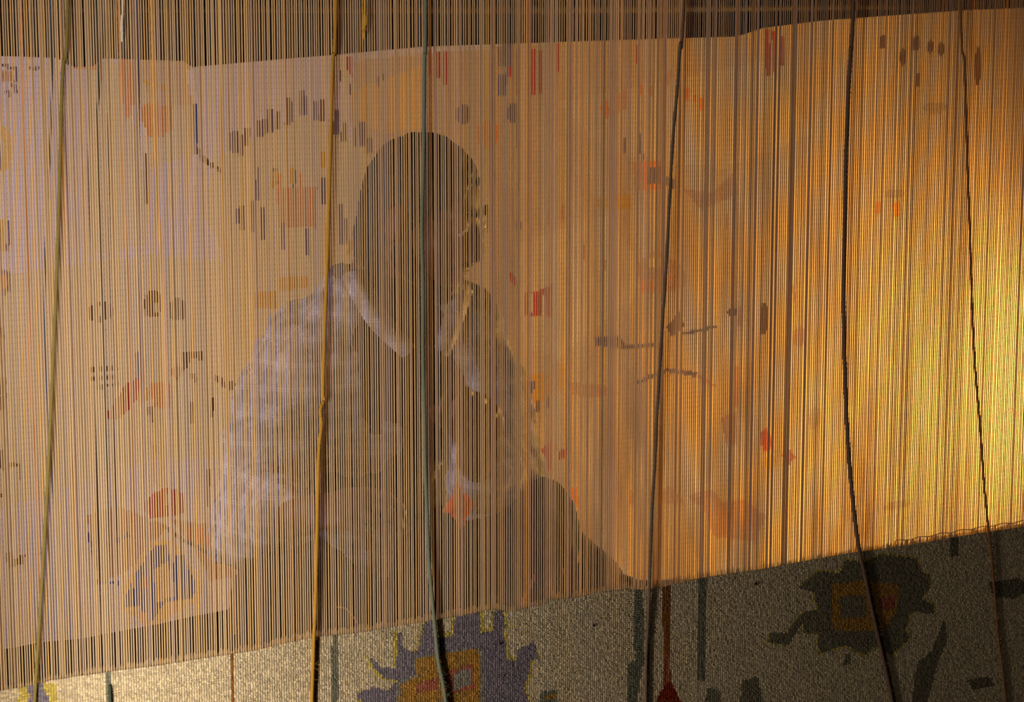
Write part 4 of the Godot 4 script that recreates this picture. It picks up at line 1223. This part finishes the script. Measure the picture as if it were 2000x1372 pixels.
	f.limb(Vector3(0, 0, 0), Vector3(0.006, -0.052, 0), 0.024, 0.004, 0.012)
	f.limb(Vector3(-0.036, -0.006, 0), Vector3(0.034, 0.008, 0), 0.006, 0.006, 0.02)
	var tn := FastNoiseLite.new()
	tn.seed = 2
	tn.frequency = 60.0
	f.nets(tuft, Transform3D(Basis(Vector3.UP, deg_to_rad(-20)).scaled(Vector3(0.55, 0.62, 0.6)), Vector3(-0.054, 0.696, -0.050)), tn, 0.006)
	var wad := part("wool_tuft", tuft.mesh(), mat(Color(0.80, 0.36, 0.14), 0.95, 0.0, Color(0.6, 0.3, 0.1)), self)
	tag(wad, "diamond shaped tuft of orange wool in front of the weaver's knee", "wool")

func plaid_cloth() -> StandardMaterial3D:
	var im := Image.create(128, 128, false, Image.FORMAT_RGB8)
	im.fill(Color(0.58, 0.54, 0.54))
	for k in 4:
		im.fill_rect(Rect2i(k * 32 + 14, 0, 9, 128), Color(0.46, 0.43, 0.43))
	for k in 4:
		im.fill_rect(Rect2i(0, k * 32 + 14, 128, 9), Color(0.46, 0.43, 0.43))
	for k in 4:
		for w in [2, 5]:
			im.fill_rect(Rect2i(k * 32 + w, 0, 1, 128), Color(0.80, 0.78, 0.78))
			im.fill_rect(Rect2i(0, k * 32 + w, 128, 1), Color(0.80, 0.78, 0.78))
	var m := mat(Color.WHITE, 0.95, 0.0, Color(0.5, 0.42, 0.35))
	m.albedo_texture = ImageTexture.create_from_image(im)
	m.uv1_triplanar = true
	m.uv1_scale = Vector3(7, 7, 7)
	return m

# ------------------------------------------------------------------ strands of yarn
func smooth(k: PackedVector3Array, per: int) -> PackedVector3Array:
	var out := PackedVector3Array()
	for i in k.size() - 1:
		for j in per:
			out.append(k[i].cubic_interpolate(k[i + 1], k[maxi(i - 1, 0)], k[mini(i + 2, k.size() - 1)], j / float(per)))
	out.append(k[k.size() - 1])
	return out

# a hanging yarn: the strand itself and its stray fibres, which grow longer towards the lower end
func yarn(label: String, c: Color, r: float, pts: Array, fuzz: int, called := "yarn_strand", group := "") -> void:
	var t := thing(called, label, "yarn", Vector3.ZERO, group)
	var p := smooth(PackedVector3Array(pts), 70)
	for i in p.size():
		p[i] += Vector3(rng.randf_range(-1, 1), 0, rng.randf_range(-1, 1)) * r * 0.05
	var b := Build.new()
	b.tube(p, r * 0.92, 8, Color.WHITE, 420.0, 0.08, 0.04, rng)
	part("strand", b.mesh(), mat(c, 0.95), t)
	if fuzz > 0:
		var hairs := Build.new()
		for i in fuzz:
			var q := sqrt(rng.randf())
			var s := p[int(q * (p.size() - 1))]
			var d := Vector3(rng.randf_range(-1, 1), rng.randf_range(-0.8, 0.8), rng.randf_range(0.0, 0.6)).normalized() * r * rng.randf_range(1.4, 2.6 + 2.4 * q * q)
			hairs.tube(PackedVector3Array([s, s + d * 0.6 + Vector3(0, 0.0006, 0), s + d]), 0.00022, 4)
		part("fibres", hairs.mesh(), mat(c, 0.95, 0.0, c), t, "stuff")

# a crumb of dark wool stuck to the woven face
func fleck(label: String, at: Vector3) -> void:
	var b := Build.new()
	for i in 5:
		var d := Vector3(rng.randf_range(-1, 1), rng.randf_range(-0.8, 0.8), rng.randf_range(0, 0.4)) * 0.003
		b.tube(PackedVector3Array([-d, Vector3(0, 0, 0.0008), d]), 0.0011, 5)
	var o := part("lint", b.mesh(), mat(Color(0.10, 0.08, 0.07)), self)
	o.position = at
	tag(o, label, "lint")

func strands() -> void:
	yarn("olive green yarn hanging at the far left before the warp", Color(0.47, 0.41, 0.22), 0.0024, [Vector3(-0.5611, 1.9600, 0.0060), Vector3(-0.5850, 1.3682, 0.0070), Vector3(-0.5939, 1.2795, 0.0070), Vector3(-0.6068, 1.0693, 0.0070), Vector3(-0.6254, 0.8240, 0.0070), Vector3(-0.6364, 0.6994, 0.0070), Vector3(-0.6500, 0.5546, 0.0070), Vector3(-0.6538, 0.5165, 0.0070)], 60, "yarn_strand", "")
	yarn("dark green yarn behind the left warp that ends on the carpet face", Color(0.21, 0.25, 0.20), 0.0018, [Vector3(-0.5393, 1.9600, -0.1250), Vector3(-0.5444, 1.3682, -0.0140), Vector3(-0.5477, 1.2175, -0.0140), Vector3(-0.5482, 1.0950, -0.0140), Vector3(-0.5477, 0.9393, -0.0140), Vector3(-0.5488, 0.7488, -0.0140), Vector3(-0.5516, 0.5871, -0.0140), Vector3(-0.5526, 0.5545, -0.0140), Vector3(-0.5525, 0.5348, -0.0140), Vector3(-0.5574, 0.5307, 0.0040), Vector3(-0.5584, 0.4954, 0.0060)], 40, "yarn_strand", "")
	yarn("golden mustard yarn hanging left of the weaver's head", Color(0.64, 0.47, 0.18), 0.0027, [Vector3(-0.2309, 1.9600, 0.0060), Vector3(-0.2470, 1.3681, 0.0060), Vector3(-0.2521, 1.2930, 0.0060), Vector3(-0.2571, 1.1792, 0.0060), Vector3(-0.2621, 1.0641, 0.0060), Vector3(-0.2678, 0.9543, 0.0060), Vector3(-0.2709, 0.8826, 0.0060), Vector3(-0.2697, 0.8693, 0.0060), Vector3(-0.2748, 0.8566, 0.0060), Vector3(-0.2737, 0.8367, 0.0060), Vector3(-0.2761, 0.8171, 0.0060), Vector3(-0.2785, 0.7909, 0.0060), Vector3(-0.2821, 0.6913, 0.0060), Vector3(-0.2855, 0.6043, 0.0060), Vector3(-0.2883, 0.5586, 0.0060), Vector3(-0.2903, 0.5167, 0.0060), Vector3(-0.2934, 0.4556, 0.0060)], 60, "yarn_strand", "")
	yarn("grey green yarn hanging straight over the weaver's face", Color(0.43, 0.44, 0.37), 0.0030, [Vector3(-0.1198, 1.9600, 0.0060), Vector3(-0.1257, 1.3681, 0.0070), Vector3(-0.1277, 1.2915, 0.0070), Vector3(-0.1299, 1.1753, 0.0070), Vector3(-0.1327, 1.0840, 0.0070), Vector3(-0.1318, 1.0049, 0.0070), Vector3(-0.1324, 0.9118, 0.0070), Vector3(-0.1308, 0.8311, 0.0070), Vector3(-0.1304, 0.7770, 0.0070), Vector3(-0.1280, 0.7086, 0.0070), Vector3(-0.1255, 0.6397, 0.0070), Vector3(-0.1185, 0.5613, 0.0070), Vector3(-0.1129, 0.5061, 0.0070), Vector3(-0.1056, 0.4700, 0.0070), Vector3(-0.0998, 0.4268, 0.0070)], 60, "yarn_strand", "")
	yarn("grey brown yarn slanting down just right of the weaver", Color(0.42, 0.35, 0.29), 0.0024, [Vector3(0.2763, 1.9600, 0.0060), Vector3(0.2547, 1.3680, 0.0060), Vector3(0.2492, 1.3071, 0.0060), Vector3(0.2452, 1.2458, 0.0060), Vector3(0.2403, 1.1912, 0.0060), Vector3(0.2358, 1.1086, 0.0060), Vector3(0.2314, 1.0115, 0.0060), Vector3(0.2260, 0.9277, 0.0060), Vector3(0.2220, 0.8574, 0.0060), Vector3(0.2187, 0.7937, 0.0060), Vector3(0.2168, 0.7438, 0.0060), Vector3(0.2127, 0.6723, 0.0060), Vector3(0.2099, 0.5639, 0.0060), Vector3(0.2086, 0.5126, 0.0050), Vector3(0.2069, 0.4613, 0.0045), Vector3(0.2070, 0.3799, 0.0045)], 120, "yarn_strand", "")
	yarn("thick fuzzy brown yarn that bends to the right below the fell", Color(0.42, 0.33, 0.27), 0.0032, [Vector3(0.5398, 1.9600, 0.0060), Vector3(0.5292, 1.3679, 0.0070), Vector3(0.5260, 1.2974, 0.0070), Vector3(0.5242, 1.2407, 0.0070), Vector3(0.5223, 1.1550, 0.0070), Vector3(0.5226, 1.0829, 0.0070), Vector3(0.5233, 0.9958, 0.0070), Vector3(0.5258, 0.9078, 0.0070), Vector3(0.5310, 0.8187, 0.0070), Vector3(0.5365, 0.7511, 0.0070), Vector3(0.5424, 0.6980, 0.0070), Vector3(0.5525, 0.6290, 0.0070), Vector3(0.5622, 0.5777, 0.0070), Vector3(0.5751, 0.5346, 0.0060), Vector3(0.5862, 0.4944, 0.0050), Vector3(0.6026, 0.4380, 0.0050), Vector3(0.6214, 0.3729, 0.0050), Vector3(0.6363, 0.3155, 0.0050)], 300, "yarn_strand", "")
	yarn("thin reddish yarn with frayed fibres nearest the golden light", Color(0.55, 0.37, 0.24), 0.0018, [Vector3(0.6889, 1.9600, 0.0060), Vector3(0.7157, 1.3679, 0.0060), Vector3(0.7256, 1.2807, 0.0060), Vector3(0.7328, 1.1926, 0.0060), Vector3(0.7385, 1.1185, 0.0060), Vector3(0.7456, 1.0362, 0.0060), Vector3(0.7517, 0.9531, 0.0060), Vector3(0.7570, 0.8921, 0.0060), Vector3(0.7645, 0.8229, 0.0060), Vector3(0.7737, 0.7606, 0.0060), Vector3(0.7808, 0.7058, 0.0060), Vector3(0.7892, 0.6426, 0.0060), Vector3(0.7995, 0.5787, 0.0060), Vector3(0.8095, 0.5220, 0.0050), Vector3(0.8173, 0.4731, 0.0040), Vector3(0.8269, 0.4078, 0.0040), Vector3(0.8369, 0.3581, 0.0040), Vector3(0.8491, 0.2833, 0.0040)], 360, "yarn_strand", "")
	yarn("short white yarn end hanging at the upper left edge", Color(0.80, 0.76, 0.70), 0.0012, [Vector3(-0.4950, 1.9600, 0.0060), Vector3(-0.5182, 1.3682, 0.0060), Vector3(-0.5199, 1.3503, 0.0060), Vector3(-0.5211, 1.3312, 0.0060)], 20, "yarn_end", "")
	yarn("short frayed golden yarn end at the top middle", Color(0.80, 0.60, 0.25), 0.0014, [Vector3(-0.1922, 1.9600, 0.0060), Vector3(-0.2079, 1.3681, 0.0060), Vector3(-0.2087, 1.3556, 0.0060), Vector3(-0.2068, 1.3417, 0.0060), Vector3(-0.2118, 1.3279, 0.0060)], 60, "yarn_end", "")
	yarn("orange yarn behind the warp beside the olive strand", Color(0.80, 0.52, 0.26), 0.0018, [Vector3(-0.6061, 1.9600, -0.1250), Vector3(-0.6071, 1.3682, -0.1200), Vector3(-0.6081, 1.1196, -0.1200), Vector3(-0.6105, 0.9028, -0.1200), Vector3(-0.6076, 0.7986, -0.1200), Vector3(-0.6068, 0.7065, -0.1200), Vector3(-0.6099, 0.5336, -0.1200)], 0, "hanging_yarn", "loose yarns behind the left warp")
	yarn("blue grey yarn behind the far left warp", Color(0.24, 0.28, 0.36), 0.0016, [Vector3(-0.5605, 1.9600, -0.1250), Vector3(-0.5693, 1.3682, -0.1200), Vector3(-0.5750, 1.2128, -0.1200), Vector3(-0.5877, 1.0426, -0.1200), Vector3(-0.5903, 0.9272, -0.1200), Vector3(-0.5881, 0.7968, -0.1200), Vector3(-0.5835, 0.6973, -0.1200), Vector3(-0.5799, 0.5631, -0.1200)], 0, "hanging_yarn", "loose yarns behind the left warp")
	yarn("golden yarn leaning right behind the lower left warp", Color(0.80, 0.58, 0.26), 0.0020, [Vector3(-0.5662, 1.9600, -0.1700), Vector3(-0.5684, 1.3681, -0.1700), Vector3(-0.5708, 1.1011, -0.1700), Vector3(-0.5696, 0.8788, -0.1700), Vector3(-0.5693, 0.7455, -0.1700), Vector3(-0.5701, 0.6171, -0.1700), Vector3(-0.5682, 0.5279, -0.1700)], 0, "hanging_yarn", "loose yarns behind the left warp")
	yarn("golden orange yarn between the olive and dark green strands", Color(0.82, 0.60, 0.30), 0.0018, [Vector3(-0.5538, 1.9600, -0.1250), Vector3(-0.5578, 1.3682, -0.1200), Vector3(-0.5621, 1.1177, -0.1200), Vector3(-0.5641, 0.9317, -0.1200), Vector3(-0.5631, 0.8207, -0.1200), Vector3(-0.5607, 0.7281, -0.1200), Vector3(-0.5626, 0.5608, -0.1200)], 0, "hanging_yarn", "loose yarns behind the left warp")
	yarn("thin dark brown yarn left of the dark green strand", Color(0.18, 0.13, 0.07), 0.0015, [Vector3(-0.5433, 1.9600, -0.1250), Vector3(-0.5463, 1.3682, -0.0500), Vector3(-0.5489, 1.1583, -0.0500), Vector3(-0.5478, 1.0478, -0.0500), Vector3(-0.5462, 0.9721, -0.0500), Vector3(-0.5493, 0.8061, -0.0500), Vector3(-0.5522, 0.5778, -0.0500)], 0, "hanging_yarn", "loose yarns behind the left warp")
	yarn("thin dark brown yarn right of the dark green strand", Color(0.17, 0.13, 0.08), 0.0016, [Vector3(-0.5197, 1.9600, -0.1250), Vector3(-0.5224, 1.3682, -0.0500), Vector3(-0.5247, 1.1574, -0.0500), Vector3(-0.5255, 1.0214, -0.0500), Vector3(-0.5248, 0.9324, -0.0500), Vector3(-0.5265, 0.8040, -0.0500), Vector3(-0.5303, 0.5815, -0.0500)], 0, "hanging_yarn", "loose yarns behind the left warp")
	yarn("orange yarn behind the warp near the orange flower", Color(0.82, 0.56, 0.26), 0.0018, [Vector3(-0.4850, 1.9600, -0.1250), Vector3(-0.4844, 1.3681, -0.1200), Vector3(-0.4840, 1.2422, -0.1200), Vector3(-0.4843, 1.1145, -0.1200), Vector3(-0.4819, 0.9847, -0.1200), Vector3(-0.4816, 0.8532, -0.1200), Vector3(-0.4853, 0.6187, -0.1200)], 0, "hanging_yarn", "loose yarns behind the left warp")
	yarn("yellow orange yarn behind the warp left of the brown dots", Color(0.84, 0.62, 0.30), 0.0021, [Vector3(-0.4427, 1.9600, -0.1250), Vector3(-0.4423, 1.3681, -0.1200), Vector3(-0.4420, 1.1773, -0.1200), Vector3(-0.4376, 1.0344, -0.1200), Vector3(-0.4366, 0.9950, -0.1200), Vector3(-0.4355, 0.8493, -0.1200), Vector3(-0.4323, 0.6464, -0.1200)], 0, "hanging_yarn", "loose yarns behind the left warp")
	yarn("violet blue yarn behind the warp over the red leaf", Color(0.30, 0.26, 0.42), 0.0018, [Vector3(-0.4568, 1.9600, -0.1250), Vector3(-0.4608, 1.3681, -0.1200), Vector3(-0.4651, 1.1137, -0.1200), Vector3(-0.4675, 0.9247, -0.1200), Vector3(-0.4661, 0.8519, -0.1200), Vector3(-0.4662, 0.7180, -0.1200), Vector3(-0.4657, 0.5822, -0.1200)], 0, "hanging_yarn", "loose yarns behind the left warp")
	yarn("pale gold yarn behind the warp right of the brown dots", Color(0.86, 0.68, 0.38), 0.0016, [Vector3(-0.3502, 1.9600, -0.1250), Vector3(-0.3524, 1.3681, -0.1200), Vector3(-0.3546, 1.1419, -0.1200), Vector3(-0.3540, 1.0033, -0.1200), Vector3(-0.3540, 0.8424, -0.1200), Vector3(-0.3519, 0.6716, -0.1200), Vector3(-0.3504, 0.5395, -0.1200)], 0, "hanging_yarn", "loose yarns behind the left warp")
	yarn("orange yarn end slanting at the fell by the dark knee", Color(0.72, 0.38, 0.20), 0.0022, [Vector3(0.0445, 0.5965, -0.0200), Vector3(0.0383, 0.5822, -0.0200), Vector3(0.0289, 0.5669, -0.0200), Vector3(0.0211, 0.5507, -0.0200)], 14, "yarn_end", "")
	yarn("thin pale yarn end bent at the step in the fell", Color(0.80, 0.58, 0.34), 0.0011, [Vector3(0.0639, 0.5997, -0.0150), Vector3(0.0671, 0.5799, -0.0150), Vector3(0.0719, 0.5599, -0.0150)], 14, "yarn_end", "")
	yarn("thin pink yarn end lying behind the lower warp", Color(0.70, 0.50, 0.36), 0.0010, [Vector3(-0.2472, 0.5902, -0.0150), Vector3(-0.2344, 0.5858, -0.0150), Vector3(-0.2244, 0.5735, -0.0150), Vector3(-0.2131, 0.5541, -0.0150)], 14, "yarn_end", "")
	yarn("tiny orange wool scrap caught in the warp", Color(0.78, 0.40, 0.16), 0.0024, [Vector3(0.0895, 0.5998, -0.0200), Vector3(0.0911, 0.5938, -0.0200)], 14, "yarn_end", "")
	yarn("bright golden wool wisp caught behind the warp", Color(0.90, 0.68, 0.32), 0.0020, [Vector3(0.1211, 0.6227, -0.0300), Vector3(0.1196, 0.6134, -0.0300), Vector3(0.1180, 0.6042, -0.0300)], 14, "yarn_end", "")
	fleck("small dark wool lint on the plain carpet right of the plum flower", Vector3(0.1244, 0.5216, 0.0030))
	fleck("dark lint speck on the plum flower of the carpet", Vector3(-0.0193, 0.5156, 0.0030))
	fleck("dark wool fleck on the carpet just below the bright fell", Vector3(0.3870, 0.5482, 0.0030))
